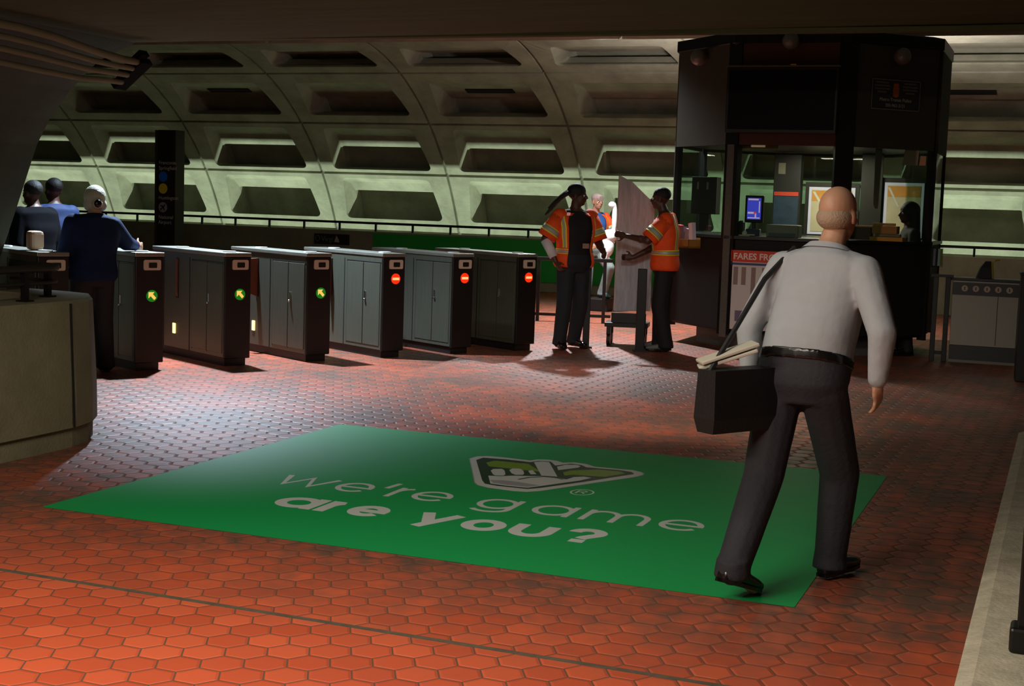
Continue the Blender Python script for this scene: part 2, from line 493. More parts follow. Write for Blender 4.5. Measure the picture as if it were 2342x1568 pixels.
# ---------------------------------------------------------------- curb and post, right
cb = MB()
cb.loft([[(-.235, y, 0), (-.255, y, .10), (-.20, y, .12), (.20, y, .12), (.22, y, 0)] for y in (4.0, 9.4, 10.6)] + [[(-.10, 11.1, 0), (-.10, 11.1, .08), (-.05, 11.1, .09), (.20, 11.1, .09), (.22, 11.1, 0)]])
tag(cb.build('trim_3', CURB), kind='structure')
t = empty('railing_post', (-.05, 5.12, .12), 0, 'black square railing post standing on the pale concrete curb', 'post')
v = MB(); v.box((0, 0, .62), (.07, .07, 1.24), bev=.006); v.build('shaft', BLACKM, t)
v = MB(); v.box((0, 0, .045), (.115, .12, .09), bev=.012); v.build('base_plate', BLACKM, t)
v = MB(); v.box((0, 2.6, 1.2), (.05, 6.3, .05), bev=.01); v.build('top_rail', BLACKM, t)

# ---------------------------------------------------------------- pipes under the ceiling, left
for i, (dx, dz) in enumerate(((.0, .0), (-.06, -.075), (-.13, -.15), (-.21, -.235))):
    v = MB()
    path = [(-7.02 + dx, 3.5, 2.72 + dz), (-7.02 + dx, 8.2, 2.72 + dz), (-7.03 + dx, 8.6, 2.70 + dz * .98), (-7.10 + dx * .8, 9.2, 2.655 + dz * .85), (-7.16 + dx * .7, 9.6, 2.64 + dz * .7), (-7.16 + dx * .7, 9.78, 2.64 + dz * .7)]
    v.tube(path, .023 if i else .030, 8)
    names = ['uppermost and thickest of the grey conduits under the ceiling', 'second grey conduit from the top under the ceiling', 'third grey conduit from the top under the ceiling', 'lowest of the grey conduits bending under the ceiling']
    tag(v.build('conduit', mat('conduit_paint', (128, 126, 104), .85, spec=.2), None, True), names[i], 'pipe', 'conduits under the ceiling')
v = MB(); v.box((-7.27, 9.86, 2.55), (.34, .16, .06), rot=Matrix.Rotation(R(-38), 3, 'Y')); v.box((-7.22, 9.80, 2.62), (.30, .10, .05), rot=Matrix.Rotation(R(-38), 3, 'Y'))
tag(v.build('pipe_clamp', mat('matt_black', (14, 14, 13), .95, spec=.1)), 'black clamp gripping the conduits at the pier corner', 'clamp')

# ---------------------------------------------------------------- floor advert
ad = empty('floor_advert', (-4.727, 5.70, 0), 0, 'large green vinyl advert stuck on the red tiles', 'floor advert')
X_, Y_ = -4.727, 5.70


def flat(pts, M, name, z, parent=ad):
    v = MB(); v.poly([(x - X_, y - Y_, z) for x, y in pts], (0, 0, .0006)); return v.build(name, M, parent)


flat([(-4.727, 5.70), (-.948, 5.70), (-.958, 8.90), (-4.727, 8.835)], GREEN, 'sheet', .0015)


def strokes(name, paths, wd, M=DECALW, z=.0022):
    """lettering: every stroke a flat ribbon of width wd"""
    v = MB()
    for ip, pth in enumerate(paths):
        P = [Vector((x - X_, y - Y_, z + .00025 * ip)) for x, y in pth]
        P = [p for i, p in enumerate(P) if i == 0 or (p - P[i - 1]).length > 1e-4]
        closed = (P[0] - P[-1]).length < 1e-4
        if closed: P = P[:-1]
        n = len(P); A = []; B = []
        for i in range(n):
            if closed: d0 = P[i] - P[i - 1]; d1 = P[(i + 1) % n] - P[i]
            else: d0 = P[i] - P[i - 1] if i else P[1] - P[0]; d1 = P[i + 1] - P[i] if i < n - 1 else P[i] - P[i - 1]
            d0 = d0.normalized(); d1 = d1.normalized(); t = (d0 + d1).normalized()
            nn = Vector((-t.y, t.x, 0)); k = 1 / max(.55, nn.dot(Vector((-d0.y, d0.x, 0))))
            A.append(v.bm.verts.new(P[i] + nn * wd / 2 * k)); B.append(v.bm.verts.new(P[i] - nn * wd / 2 * k))
        for i in range(n if closed else n - 1):
            jn = (i + 1) % n
            v.bm.faces.new((A[i], A[jn], B[jn], B[i]))
    o = v.build(name, M, ad, recalc=False)
    for pl_ in o.data.polygons:
        if pl_.normal.z < 0: pl_.flip()
    return o


def arcp(cx, cy, rx, ry, a0, a1, n=28):
    return [(cx + rx * cos(R(a0 + (a1 - a0) * i / n)), cy + ry * sin(R(a0 + (a1 - a0) * i / n))) for i in range(n + 1)]


def letters(word, t, base, xh, wd):
    """geometric lower-case letters; t: list of (letter, x0, x1)"""
    P = []
    h = wd / 2; y0, y1 = base + h, base + xh - h; cy = (y0 + y1) / 2; ry = (y1 - y0) / 2
    for ch, x0, x1 in t:
        a, b = x0 + h, x1 - h; cx = (a + b) / 2; rx = (b - a) / 2
        if ch == 'w': q = (b - a) / 4; P.append([(a, y1 + h), (a + q, y0), (cx, y1), (b - q, y0), (b, y1 + h)])
        elif ch == 'e':
            P.append([(a, cy), (b + h * .9, cy)]); P.append(arcp(cx, cy, rx, ry, 0, 322))
        elif ch == 'o': P.append(arcp(cx, cy, rx, ry, 0, 360))
        elif ch == 'a': P.append(arcp(cx, cy, rx, ry, 0, 360)); P.append([(b, y1 + h), (b, y0 - h)])
        elif ch == 'g':
            P.append(arcp(cx, cy, rx, ry, 0, 360)); P.append([(b, y1 + h), (b, y0)] + arcp(cx, y0 - .01, rx, ry * .72, -4, -150, 16))
        elif ch == 'r': P.append([(a, y1 + h), (a, y0 - h)]); P.append(arcp(a + (b - a) * 1.0, y0 + ry * .95, (b - a) * 1.0, ry * 1.05, 180, 95, 12))
        elif ch == 'm':
            q = (b - a) / 4
            P.append([(a, y1 + h), (a, y0 - h)])
            P.append([(a, cy + ry * .1)] + arcp(a + q, cy + ry * .15, q, ry * .85, 180, 0, 14) + [(cx, y0 - h)])
            P.append([(cx, cy + ry * .1)] + arcp(cx + q, cy + ry * .15, q, ry * .85, 180, 0, 14) + [(b, y0 - h)])
        elif ch == 'u':
            P.append([(a, y1 + h), (a, cy)] + arcp(cx, cy - ry * .1, rx, ry * .9, 180, 360, 16) + [(b, cy), (b, y1 + h)])
        elif ch == 'y':
            P.append([(a, y1 + h), (cx, y0)]); P.append([(b, y1 + h), (cx, y0), (cx - (b - cx) * .36, y0 - xh * .34)])
        elif ch == "'": P.append([((x0 + x1) / 2 + .012, y1 + h + .09), ((x0 + x1) / 2 - .004, y1 + h - .06)])
        elif ch == '?':
            P.append(arcp(cx, y1 - .0, rx, ry * .68, 185, -45, 18) + [(cx + .01, cy - ry * .05), (cx, cy - ry * .38)])
            P.append([(cx - h * 1.1, y0 + h * .3), (cx + h * 1.1, y0 + h * .3)])
    return P


for q_ in [('w', -4.095, -3.745), ('e', -3.712, -3.497), ("'", -3.46, -3.42), ('r', -3.372, -3.262), ('e', -3.245, -3.020), ('g', -2.862, -2.632), ('a', -2.548, -2.318), ('m', -2.262, -1.912), ('e', -1.860, -1.628)]:
    strokes('letter', letters('', [q_], 6.803, .255, .036), .034)
for q_ in [('a', -3.800, -3.543), ('r', -3.528, -3.405), ('e', -3.372, -3.155), ('y', -3.01, -2.765), ('o', -2.738, -2.510), ('u', -2.482, -2.256), ('?', -2.205, -2.010)]:
    strokes('letter', letters('', [q_], 6.305, .255, .066), .064)
# emblem: a silver-rimmed wedge with a pointing hand
outer = [(-3.411, 8.083), (-3.400, 8.180), (-3.346, 8.229), (-3.220, 8.237), (-3.054, 8.225), (-3.030, 8.285), (-2.972, 8.314), (-2.906, 8.305), (-2.850, 8.262), (-2.789, 8.313), (-2.705, 8.297), (-2.629, 8.237), (-2.488, 8.247), (-2.387, 8.254), (-2.312, 8.206), (-2.290, 8.141), (-2.311, 8.055), (-2.515, 7.666), (-2.667, 7.365), (-2.724, 7.305), (-2.800, 7.285), (-2.962, 7.300), (-3.041, 7.337), (-3.086, 7.400), (-3.246, 7.738)]
inner = [(-3.349, 8.053), (-3.343, 8.150), (-3.195, 8.172), (-3.031, 8.164), (-3.000, 8.234), (-2.925, 8.247), (-2.857, 8.137), (-2.795, 8.248), (-2.719, 8.238), (-2.672, 8.184), (-2.476, 8.207), (-2.382, 8.184), (-2.350, 8.130), (-2.539, 7.738), (-2.696, 7.444), (-2.751, 7.376), (-2.935, 7.372), (-3.017, 7.394), (-3.070, 7.480)]
flat(outer, DECALS, 'emblem', .0024)
flat([(a * .985 + -2.85 * .015, b * .985 + 7.8 * .015) for a, b in outer], DECALW, 'emblem_rim', .0028)
flat(inner, DKGREEN, 'emblem_ground', .0034)
flat([(-3.26, 8.00), (-3.24, 8.09), (-3.02, 8.10), (-2.96, 8.02), (-2.86, 7.90), (-3.10, 7.90), (-3.20, 7.90)], OLIVE, 'emblem_field', .0040)
flat([(-2.72, 8.03), (-2.58, 8.15), (-2.44, 8.155), (-2.40, 8.11), (-2.48, 7.95), (-2.66, 7.92), (-2.70, 7.86), (-2.74, 7.95)], OLIVE, 'emblem_field', .0040)
palm = [(-3.088, 7.617), (-3.021, 7.640), (-2.952, 7.699), (-2.868, 7.734), (-2.812, 7.765), (-2.722, 7.775), (-2.648, 7.750), (-2.634, 7.840), (-2.585, 7.885), (-2.535, 7.870), (-2.570, 7.760), (-2.713, 7.490), (-2.760, 7.407), (-2.888, 7.401), (-2.990, 7.411)]
flat(palm, DECALW, 'emblem_hand', .0046)
flat([(-2.98, 7.43), (-2.90, 7.415), (-2.77, 7.42), (-2.72, 7.50), (-2.86, 7.53), (-2.96, 7.53), (-3.03, 7.50)], DECALS, 'emblem_hand_tone', .0052)
flat([(-3.136, 7.773), (-3.141, 7.827), (-3.098, 7.859), (-3.064, 7.816), (-3.015, 7.706), (-3.013, 7.672), (-3.059, 7.650), (-3.083, 7.675)], DECALW, 'emblem_finger', .0046)
flat([(-3.045, 7.844), (-3.049, 7.905), (-3.006, 7.922), (-2.968, 7.875), (-2.928, 7.790), (-2.922, 7.751), (-2.960, 7.728), (-2.996, 7.759)], DECALW, 'emblem_finger', .0046)
flat([(-2.937, 7.878), (-2.924, 7.918), (-2.858, 7.811), (-2.887, 7.790)], DECALW, 'emblem_finger', .0046)
flat([(-3.008, 8.168), (-2.980, 8.212), (-2.927, 8.221), (-2.725, 7.805), (-2.820, 7.789)], DECALW, 'emblem_finger', .0046)
flat([(-2.833, 8.102), (-2.805, 8.196), (-2.742, 8.221), (-2.712, 8.193), (-2.709, 8.145), (-2.788, 8.000)], DECALW, 'emblem_thumb', .0046)
strokes('emblem_crease', [[(-2.892, 7.600), (-2.859, 7.690), (-2.789, 7.757), (-2.718, 7.764), (-2.665, 7.735)]], .016, DKGREEN, .0060)
strokes('trade_mark', [arcp(-2.453, 7.457, .062, .080, 0, 360, 24), [(-2.480, 7.415), (-2.480, 7.500)], [(-2.480, 7.498), (-2.445, 7.498), (-2.432, 7.480), (-2.445, 7.458), (-2.480, 7.458)], [(-2.455, 7.458), (-2.428, 7.415)]], .011)

# ---------------------------------------------------------------- fare gates
def round_rect(cx, cz, wx, hz, r, n=4):
    pts = []
    for sx, sz, a0 in ((1, 1, 0), (-1, 1, 90), (-1, -1, 180), (1, -1, 270)):
        for i in range(n + 1):
            a = R(a0 + 90 * i / n); pts.append((cx + sx * (wx / 2 - r) + r * cos(a), cz + sz * (hz / 2 - r) + r * sin(a)))
    return pts


GL, GW, GH = 1.5, .27, 1.055


def make_gate(state, wing, label, k):
    t = empty('fare_gate', (0, 0, 0), 0, label, 'fare gate', 'row of fare gates')
    v = MB(); v.box((0, GL / 2, .04), (GW - .05, GL - .08, .08)); v.build('plinth', BLACK, t)
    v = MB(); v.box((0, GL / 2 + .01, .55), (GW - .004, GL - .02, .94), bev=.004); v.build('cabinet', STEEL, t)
    v = MB(); v.box((0, .012, .545), (GW, .03, .95), bev=.008); fp_ = v.build('front_panel', BLACK, t)
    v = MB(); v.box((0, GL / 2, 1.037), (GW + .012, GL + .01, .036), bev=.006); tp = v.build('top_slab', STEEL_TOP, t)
    for y in (.17, 1.12):
        v = MB(); v.cyl((0, y, 1.0545), (0, y, 1.066), .062, n=24); v.build('target_disc', WHITE, tp)
    # ticket reader
    v = MB(); v.poly([(x, -.003, z) for x, z in round_rect(.02, .945, .165, .092, .016)], (0, -.010, 0)); rd = v.build('card_reader', BEZEL, t)
    v = MB(); v.poly([(x, -.0135, z) for x, z in round_rect(.024, .943, .078, .048, .008)], (0, -.003, 0)); v.build('slot', BLACK, rd)
    # signal
    zs = .67 if state == 'go' else .80
    v = MB(); v.cyl((.02, -.001, zs), (.02, -.009, zs), .053, n=28); sg = v.build('signal', GREENL if state == 'go' else REDL, t)
    v = MB()
    if state == 'go':
        a = lambda u, w_: (.02 + u * .04, -.0092, zs + w_ * .04)
        v.poly([a(*q) for q in ((-.85, .85), (.55, .85), (.15, .42), (.95, -.45), (.50, -.90), (-.36, .0), (-.85, -.50))], (0, -.002, 0))
    else:
        v.box((.02, -.0102, zs), (.082, .002, .024))
    v.build('arrow' if state == 'go' else 'bar', ARROWL if state == 'go' else BARL, sg)
    # service doors on the side facing the entrance
    xs = -GW / 2
    for y0, y1 in ((.04, .34), (.345, .645)):
        v = MB(); v.box((xs - .001, (y0 + y1) / 2, .535), (.006, y1 - y0 - .010, .83), bev=.002); d_ = v.build('door', STEEL, t)
        v = MB(); v.box((xs + .0008, y1 - .001, .535), (.005, .004, .85)); v.build('seam', SEAM, d_)
        if y0 < .1:
            v = MB(); v.box((xs - .008, y1 - .04, .62), (.012, .022, .085), bev=.004); v.ball((xs - .016, y1 - .04, .575), .013, 10); v.build('handle', CHROME, d_)
    for c_, d_ in (((xs + .0005, .345, .962), (.004, .63, .006)), ((xs + .0005, .70, .53), (.004, .008, .9)), ((xs + .0005, 1.25, .53), (.004, .006, .9))):
        v = MB(); v.box(c_, d_); v.build('panel_joint', SEAM, t)
    v = MB(); v.box((xs - .001, .955, .765), (.006, .05, .39), bev=.002); v.build('wing_slot', BLACK, t)
    for s_ in (-1, 1):
        v = MB(); e = .012 if not wing else .15
        v.poly([(s_ * GW / 2, .94, .96), (s_ * (GW / 2 + e), .94, .95), (s_ * (GW / 2 + e * .95), .94, .62), (s_ * GW / 2, .94, .57)], (0, .028, 0)); v.build('wing', WING, t)
    v = MB(); v.box((xs - .001, 1.02, .27), (.008, .055, .10), bev=.003); v.build('amber_glow', AMBER, t)  # glowing amber patch low on the gate side
    return t


g0 = Vector((-7.53, 10.70, 0)); ru = Vector((.485, .8745, 0)); sp_ = .878
GL_LABEL = ['steel fare gate nearest the low wall, its black front hidden low down', 'steel fare gate with green arrow, the woman leaning on it', 'steel fare gate with green arrow, second arrow gate from the woman', 'steel fare gate with green arrow beside the first red signal gate', 'steel fare gate with red signal beside the last green arrow gate', 'steel fare gate with red signal, middle one of three', 'steel fare gate with red signal, beside the black barrier fence']
for i, k in enumerate(range(-1, 6)):
    g = make_gate('go' if k < 3 else 'stop', k >= 2, GL_LABEL[i], k)
    p_ = g0 + ru * (sp_ * k) - ru * (GW / 2)
    g.location = p_; g.rotation_euler = (0, 0, atan2(ru.y, ru.x))

# ---------------------------------------------------------------- barrier fence and posts beside the gates
t = empty('barrier_fence', (-6.5, 18.3, 0), atan2(.9, 3.1) * 0 + R(16), 'low black barrier fence beside the last fare gate', 'fence')
v = MB(); v.box((0, 0, .86), (1.5, .05, .05), bev=.008); v.build('top_rail', BLACKM, t)
v = MB(); v.box((0, 0, .10), (1.5, .04, .04), bev=.006); v.build('bottom_rail', BLACKM, t)
for x in (-.7, -.25, .2, .65):
    v = MB(); v.box((x, 0, .43), (.045, .045, .86)); v.build('post', BLACKM, t)
t = empty('barrier_post', (-5.02, 15.18, 0), R(20), 'black square post behind the worker with dreadlocks', 'post')
v = MB(); v.box((0, 0, .47), (.075, .075, .94), bev=.006); v.build('shaft', BLACKM, t); v = MB(); v.box((0, 0, .01), (.14, .14, .02)); v.build('base_plate', BLACKM, t)
t = empty('barrier_post', (-4.40, 15.22, 0), R(20), 'black square post in front of the worker holding the board', 'post')
v = MB(); v.box((0, 0, .46), (.10, .09, .92), bev=.006); v.build('shaft', BLACKM, t); v = MB(); v.box((0, 0, .01), (.15, .15, .02)); v.build('base_plate', BLACKM, t)

# ---------------------------------------------------------------- railing, advert and sign on the far parapet
t = empty('parapet_railing', (-11, 24.42, .97), 0, 'thin dark railing along the top of the far parapet', 'railing')
v = MB(); v.box((0, 0, .155), (37.6, .045, .045)); v.build('rail', BLACKM, t)
for i in range(24):
    v = MB(); v.box((-8.4 + i * .78, 0, .075), (.035, .035, .15)); v.build('post', BLACKM, t)
v = MB(); v.box((-8.6, 24.263, .56), (7.5, .012, .76)); tag(v.build('banner_panel', ADGREEN), 'long green advert panel on the face of the far parapet', 'advert')
t = empty('platform_sign', (-13.24, 24.265, .79), 0, 'small black sign with pale lettering on the far parapet', 'sign')
v = MB(); v.box((0, -.01, 0), (.76, .02, .20), bev=.004); v.build('board', BLACK, t)
GREYINK = mat('dim_grey_ink', (120, 122, 118), .6)
text('lettering', 'Virgi', .14, GREYINK, frame((-.22, -.022, -.045), (1, 0, 0), (0, 0, 1)), t)
v = MB(); v.tube([(-.30 + .045 * cos(a), -.022, .01 + .055 * sin(a)) for a in [i * pi / 8 for i in range(17)]], .006, 6); v.build('emblem', GREYINK, t)
v = MB(); v.poly([(.06, -.021, -.05), (.17, -.021, -.06), (.17, -.021, -.02), (.11, -.021, .075)], (0, -.003, 0)); v.build('emblem', mat('pale_sign_mark', (190, 178, 160), .6), t)

# ---------------------------------------------------------------- pylon sign
t = empty('station_pylon', (-14.05, 20.0, 0), 0, 'tall dark pylon with blue and yellow dots behind the fare gates', 'sign pylon')
v = MB(); v.box((.02, .12, 1.305), (.34, .26, 2.61), bev=.004); v.build('shaft', BRONZE, t)
v = MB(); v.box((-.17, .10, 1.305), (.03, .30, 2.60)); v.build('edge_strip', mat('pylon_edge', (70, 70, 58), .5, metal=.4), t)
INK = mat('white_sign_ink', (225, 222, 210), .6)
fr = lambda x, z: frame((x, -.012, z), (1, 0, 0), (0, 0, 1))
for s_, z in (('Franconia-', 2.045), ('Springfield', 1.955), ('Huntington', 1.465), ('National', 1.145), ('Airport', 1.06)):
    text('lettering', s_, .085, INK, fr(-.135, z), t)
for M_, z in ((mat('blue_line_dot', (20, 90, 190), .5, emit=.02), 1.84), (mat('yellow_line_dot', (215, 180, 20), .5, emit=.02), 1.645), (mat('airport_dot', (170, 170, 165), .5), 1.335)):
    v = MB(); v.cyl((-.045, -.012, z), (-.045, -.016, z), .085, n=28); ds = v.build('route_dot', M_, t)
v = MB()
pp = lambda u, w_: (-.045 + (u * .7071 + w_ * .7071) * .07, -.0165, 1.335 + (u * -.7071 + w_ * .7071) * .07)
v.poly([pp(*q) for q in ((0, 1), (.12, .8), (.14, .3), (.85, -.1), (.85, -.28), (.14, -.1), (.1, -.6), (.35, -.8), (.35, -.92), (0, -.82), (-.35, -.92), (-.35, -.8), (-.1, -.6), (-.14, -.1), (-.85, -.28), (-.85, -.1), (-.14, .3), (-.12, .8))], (0, -.002, 0))
v.build('aeroplane', BLACK, ds)

# ---------------------------------------------------------------- station kiosk
KC = Vector((-2.98, 17.32, 0)); AP = 1.52


def octo(ap, z):
    r = ap / cos(pi / 8)
    return [Vector((r * cos(R(-112.5 + 45 * i)), r * sin(R(-112.5 + 45 * i)), z)) for i in range(8)]


def facet(i, ap):
    """corner points and outward normal of facet i (0 faces the entrance)"""
    o = octo(ap, 0); a, b = o[i % 8], o[(i + 1) % 8]
    return a, b, ((a + b) / 2).normalized()


kk = empty('station_kiosk', KC, 0, 'dark octagonal attendant kiosk with glass windows under a deep header', 'kiosk')
v = MB(); v.loft([octo(1.18, 0), octo(1.18, .24)]); v.build('plinth', KGREY, kk)
v = MB(); v.loft([octo(1.47, .23), octo(1.50, .26), octo(1.50, 1.27), octo(1.47, 1.29)]); v.build('lower_body', mat('kiosk_black_base', (30, 29, 27), .7, spec=.2), kk)
v = MB(); v.loft([octo(1.53, 1.28), octo(1.53, 1.315)]); v.build('counter', BLACKM, kk)
v = MB(); v.loft([octo(1.45, 2.36), octo(1.45, 2.42)]); v.build('soffit', BLACK, kk)
v = MB(); v.loft([octo(1.50, 3.42), octo(1.53, 3.45), octo(1.53, 3.57), octo(1.40, 3.60)]); v.build('roof', BLACKM, kk)
for i in range(8):
    a, b, n = facet(i, 1.52)
    u = (b - a).normalized(); mid = (a + b) / 2
    v = MB(); g_ = .05
    pts = [a + u * g_ + Vector((0, 0, 2.33)), b - u * g_ + Vector((0, 0, 2.33)), b - u * g_ + Vector((0, 0, 3.57)), a + u * g_ + Vector((0, 0, 3.57))]
    v.poly(pts, -n * .05); fp2 = v.build('fascia_panel', KIOSKB if i == 0 else KIOSK, kk)
    if i in (0, 1, 7):
        zg = 3.45 if i == 0 else 3.33
        v = MB(); v.ball(mid + n * .09 + Vector((0, 0, zg)), .095, 18); v.cyl(mid - n * .01 + Vector((0, 0, zg)), mid + n * .06 + Vector((0, 0, zg)), .06, n=16)
        v.build('globe_lamp', mat('dark_glossy_globe', (120, 112, 104), .3, coat=.5), fp2, True)
    v = MB(); pts = [a * .985 + u * .06 + Vector((0, 0, 1.31)), b * .985 - u * .06 + Vector((0, 0, 1.31)), b * .985 - u * .06 + Vector((0, 0, 2.40)), a * .985 + u * .06 + Vector((0, 0, 2.40))]
    v.poly(pts, -n * .01); v.build('window_pane', GLASS, kk)
    v = MB(); wd = .17 if i == 0 else (.20 if i == 1 else .05)
    t_ = (a.normalized()); tt = Vector((-t_.y, t_.x, 0))
    q = a * .985
    v.poly([q - tt * wd / 2 + t_ * .01 + Vector((0, 0, .2)), q + tt * wd / 2 + t_ * .01 + Vector((0, 0, .2)), q + tt * wd / 2 - t_ * .08 + Vector((0, 0, .2)), q - tt * wd / 2 - t_ * .08 + Vector((0, 0, .2))], (0, 0, 3.3 if i < 2 else 2.2))
    po = v.build('corner_post', BLACKM, kk)
    if i == 0:
        v = MB(); v.poly([q + tt * (e * .045) + t_ * dd + Vector((0, 0, .17)) for e, dd in ((-1, .02), (1, .02), (1, -.02), (-1, -.02))], (0, 0, 2.16)); v.build('grey_cover', KGREY, po)
# police notice on the right fascia
a, b, n = facet(1, 1.525); u = (b - a).normalized(); c0 = (a + b) / 2
nt_ = MB(); q = lambda s_, z: c0 + u * s_ + Vector((0, 0, z))
nt_.poly([q(-.33, 2.75), q(.33, 2.75), q(.33, 3.08), q(-.33, 3.08)], n * .006)
pn = nt_.build('notice', mat('notice_dark', (50, 50, 44), .6), kk)
v = MB(); e_ = n * .010
for s0, z0, s1, z1 in ((-.33, 2.75, .33, 2.76), (-.33, 3.07, .33, 3.08), (-.33, 2.75, -.32, 3.08), (.32, 2.75, .33, 3.08)):
    v.poly([q(s0, z0) + e_, q(s1, z0) + e_, q(s1, z1) + e_, q(s0, z1) + e_], n * .001)
v.build('border', mat('notice_border', (128, 126, 108), .6), pn)
NINK = mat('notice_ink', (190, 186, 170), .6)
fm = lambda s_, z: frame(q(s_, z) + n * .008, u, (0, 0, 1))
text('lettering', 'Metro Transit Police', .052, NINK, fm(.0, 2.845), pn, align='CENTER')
text('lettering', '202-962-2121', .048, NINK, fm(.0, 2.785), pn, align='CENTER')
for sx in (-.19, .19):
    for r_, wd in enumerate((.17, .20, .20, .12)):
        v = MB(); v.poly([q(sx - wd / 2, 3.035 - r_ * .034), q(sx + wd / 2, 3.035 - r_ * .034), q(sx + wd / 2, 3.052 - r_ * .034), q(sx - wd / 2, 3.052 - r_ * .034)], n * .0075); v.build('small_print', mat('small_print_grey', (112, 110, 98), .7), pn)
v = MB(); v.poly([q(-.035, 2.90), q(0, 2.885), q(.035, 2.90), q(.042, 2.96), q(.032, 3.04), q(-.032, 3.04), q(-.042, 2.96)], n * .009); v.build('badge', mat('orange_badge', (190, 92, 24), .5), pn)
# green exit light on the roof edge
v = MB(); v.box((.55, -1.10, 3.625), (.20, .10, .05)); v.build('green_lamp', mat('green_lamp', (40, 220, 90), .4, emit=.8), kk)
# display screen hung in front of the header
t = empty('display_screen', (-3.04, 15.70, 2.45), 0, 'large black display screen hung on the front of the kiosk header', 'screen')
v = MB(); v.box((0, -.02, .36), (1.22, .10, .71), bev=.01); v.build('housing', BLACK, t)
v = MB(); v.box((0, -.075, .36), (1.16, .006, .64)); v.build('glass_front', mat('screen_glass', (10, 11, 18), .5, spec=.15), t)
v = MB(); v.box((0, -.03, .722), (1.24, .13, .018)); v.build('top_lip', mat('screen_lip', (92, 78, 62), .5), t)
v = MB(); v.box((.12, -.085, .738), (.06, .02, .014)); v.build('indicator', mat('yellow_sticker', (190, 140, 30), .5), t)
# fare notice below the window
t = empty('fare_notice', (-3.08, 15.80, .27), 0, 'white fares poster with red header on the kiosk front', 'poster')
v = MB(); v.box((0, -.006, .44), (.92, .012, .885)); v.build('sheet', mat('poster_white', (215, 205, 200), .6), t)
v = MB(); v.box((0, -.014, .822), (.92, .004, .13)); v.build('header_band', mat('poster_red', (214, 62, 28), .6), t)
v = MB(); v.box((0, -.014, .735), (.92, .003, .025)); v.build('rule', mat('poster_blue', (70, 70, 120), .6), t)
text('lettering', 'FARES FROM', .098, mat('poster_ink_white', (235, 215, 205), .6), frame((-.435, -.017, .787), (1, 0, 0), (0, 0, 1)), t, bold=.002)
pk = mat('poster_print', (150, 122, 118), .7)
for cx_ in (-.40, -.31, -.20, -.08, .05, .18, .30):
    v = MB(); v.box((cx_, -.0135, .60 if cx_ < -.25 else .55), (.05, .003, .20 if cx_ < -.25 else .30)); v.build('print_column', pk, t)
v = MB(); v.box((-.32, -.0135, .15), (.14, .003, .12)); v.build('print_column', mat('poster_print_purple', (120, 100, 130), .7), t)
# yellow lit sign inside the window
t = empty('ceiling_notice', (-3.33, 16.05, 2.30), 0, 'small ochre sign with a pale patch at the top of the kiosk window', 'sign')
v = MB(); v.box((0, 0, .045), (.42, .02, .09)); v.build('board', mat('ochre_board', (140, 100, 20), .6), t)
v = MB(); v.box((-.02, -.012, .05), (.16, .006, .07)); v.build('patch', mat('pale_patch', (235, 190, 160), .6, emit=.25), t)
# monitor
t = empty('computer_monitor', (-3.40, 16.25, 1.315), R(-4), 'small portrait monitor with a glowing blue screen in the kiosk window', 'monitor')
v = MB(); v.box((0, 0, .305), (.215, .035, .31), bev=.006); v.build('bezel', BLACK, t)
v = MB(); v.box((0, -.0195, .31), (.16, .004, .245)); sc = v.build('screen', mat('blue_screen', (74, 78, 225), .3, emit=.8), t)
SI = mat('screen_white', (225, 190, 235), .3, emit=.75)
for cx_, cz_, wx, wz in ((-.01, .415, .12, .018), (.062, .33, .012, .13), (-.03, .262, .085, .022), (.0, .205, .14, .012), (.02, .235, .016, .05)):
    v = MB(); v.box((cx_, -.0222, cz_), (wx, .002, wz)); v.build('graphic', SI, sc)
v = MB(); v.box((.012, -.0226, .262), (.026, .002, .022)); v.build('graphic', mat('screen_red', (240, 70, 60), .3, emit=.8), sc)
v = MB(); v.cyl((0, .01, .0), (0, .01, .16), .022, n=12); v.box((0, .01, .006), (.16, .11, .012), bev=.003); v.build('stand', BLACK, t)
# things on the counter
for k, (x, h, cc) in enumerate(((-3.545, .16, (40, 40, 44)), (-3.520, .17, (70, 66, 62)), (-3.495, .15, (30, 30, 34)))):
    v = MB(); v.box((x, 16.12, 1.315 + h / 2), (.022, .12, h), bev=.002)
    tag(v.build('ring_binder', mat('binder_%d' % k, cc, .6)), ['dark binder nearest the grey kiosk post', 'grey binder between two dark binders on the counter', 'black binder nearest the blue monitor'][k], 'binder', 'binders beside the monitor')
v = MB(); v.box((-3.36, 16.05, 1.355), (.16, .10, .08), bev=.008); tag(v.build('desk_box', mat('navy_plastic', (14, 38, 70), .4)), 'low navy box below the blue monitor', 'box')
v = MB(); v.ball((-3.44, 15.965, 1.345), .03, 14); tag(v.build('webcam_ball', WHITE, None, True), 'small white ball beside the navy box on the counter', 'ball')
v = MB(); v.box((-3.48, 15.98, 1.322), (.20, .10, .014)); v.box((-3.38, 15.97, 1.33), (.11, .09, .014), rz=.2)
tag(v.build('paper_stack', mat('cream_paper', (235, 205, 175), .7)), 'loose cream papers at the left end of the counter', 'papers')
t = empty('printer', (-3.02, 16.10, 1.315), 0, 'pale grey printer on the kiosk counter right of the monitor', 'printer')
v = MB(); v.box((0, 0, .07), (.36, .24, .14), bev=.012); v.build('body', mat('printer_grey', (150, 142, 128), .5), t)
v = MB(); v.box((0, -.122, .03), (.30, .006, .035)); v.build('paper_tray', mat('printer_blue_grey', (96, 100, 112), .5), t)
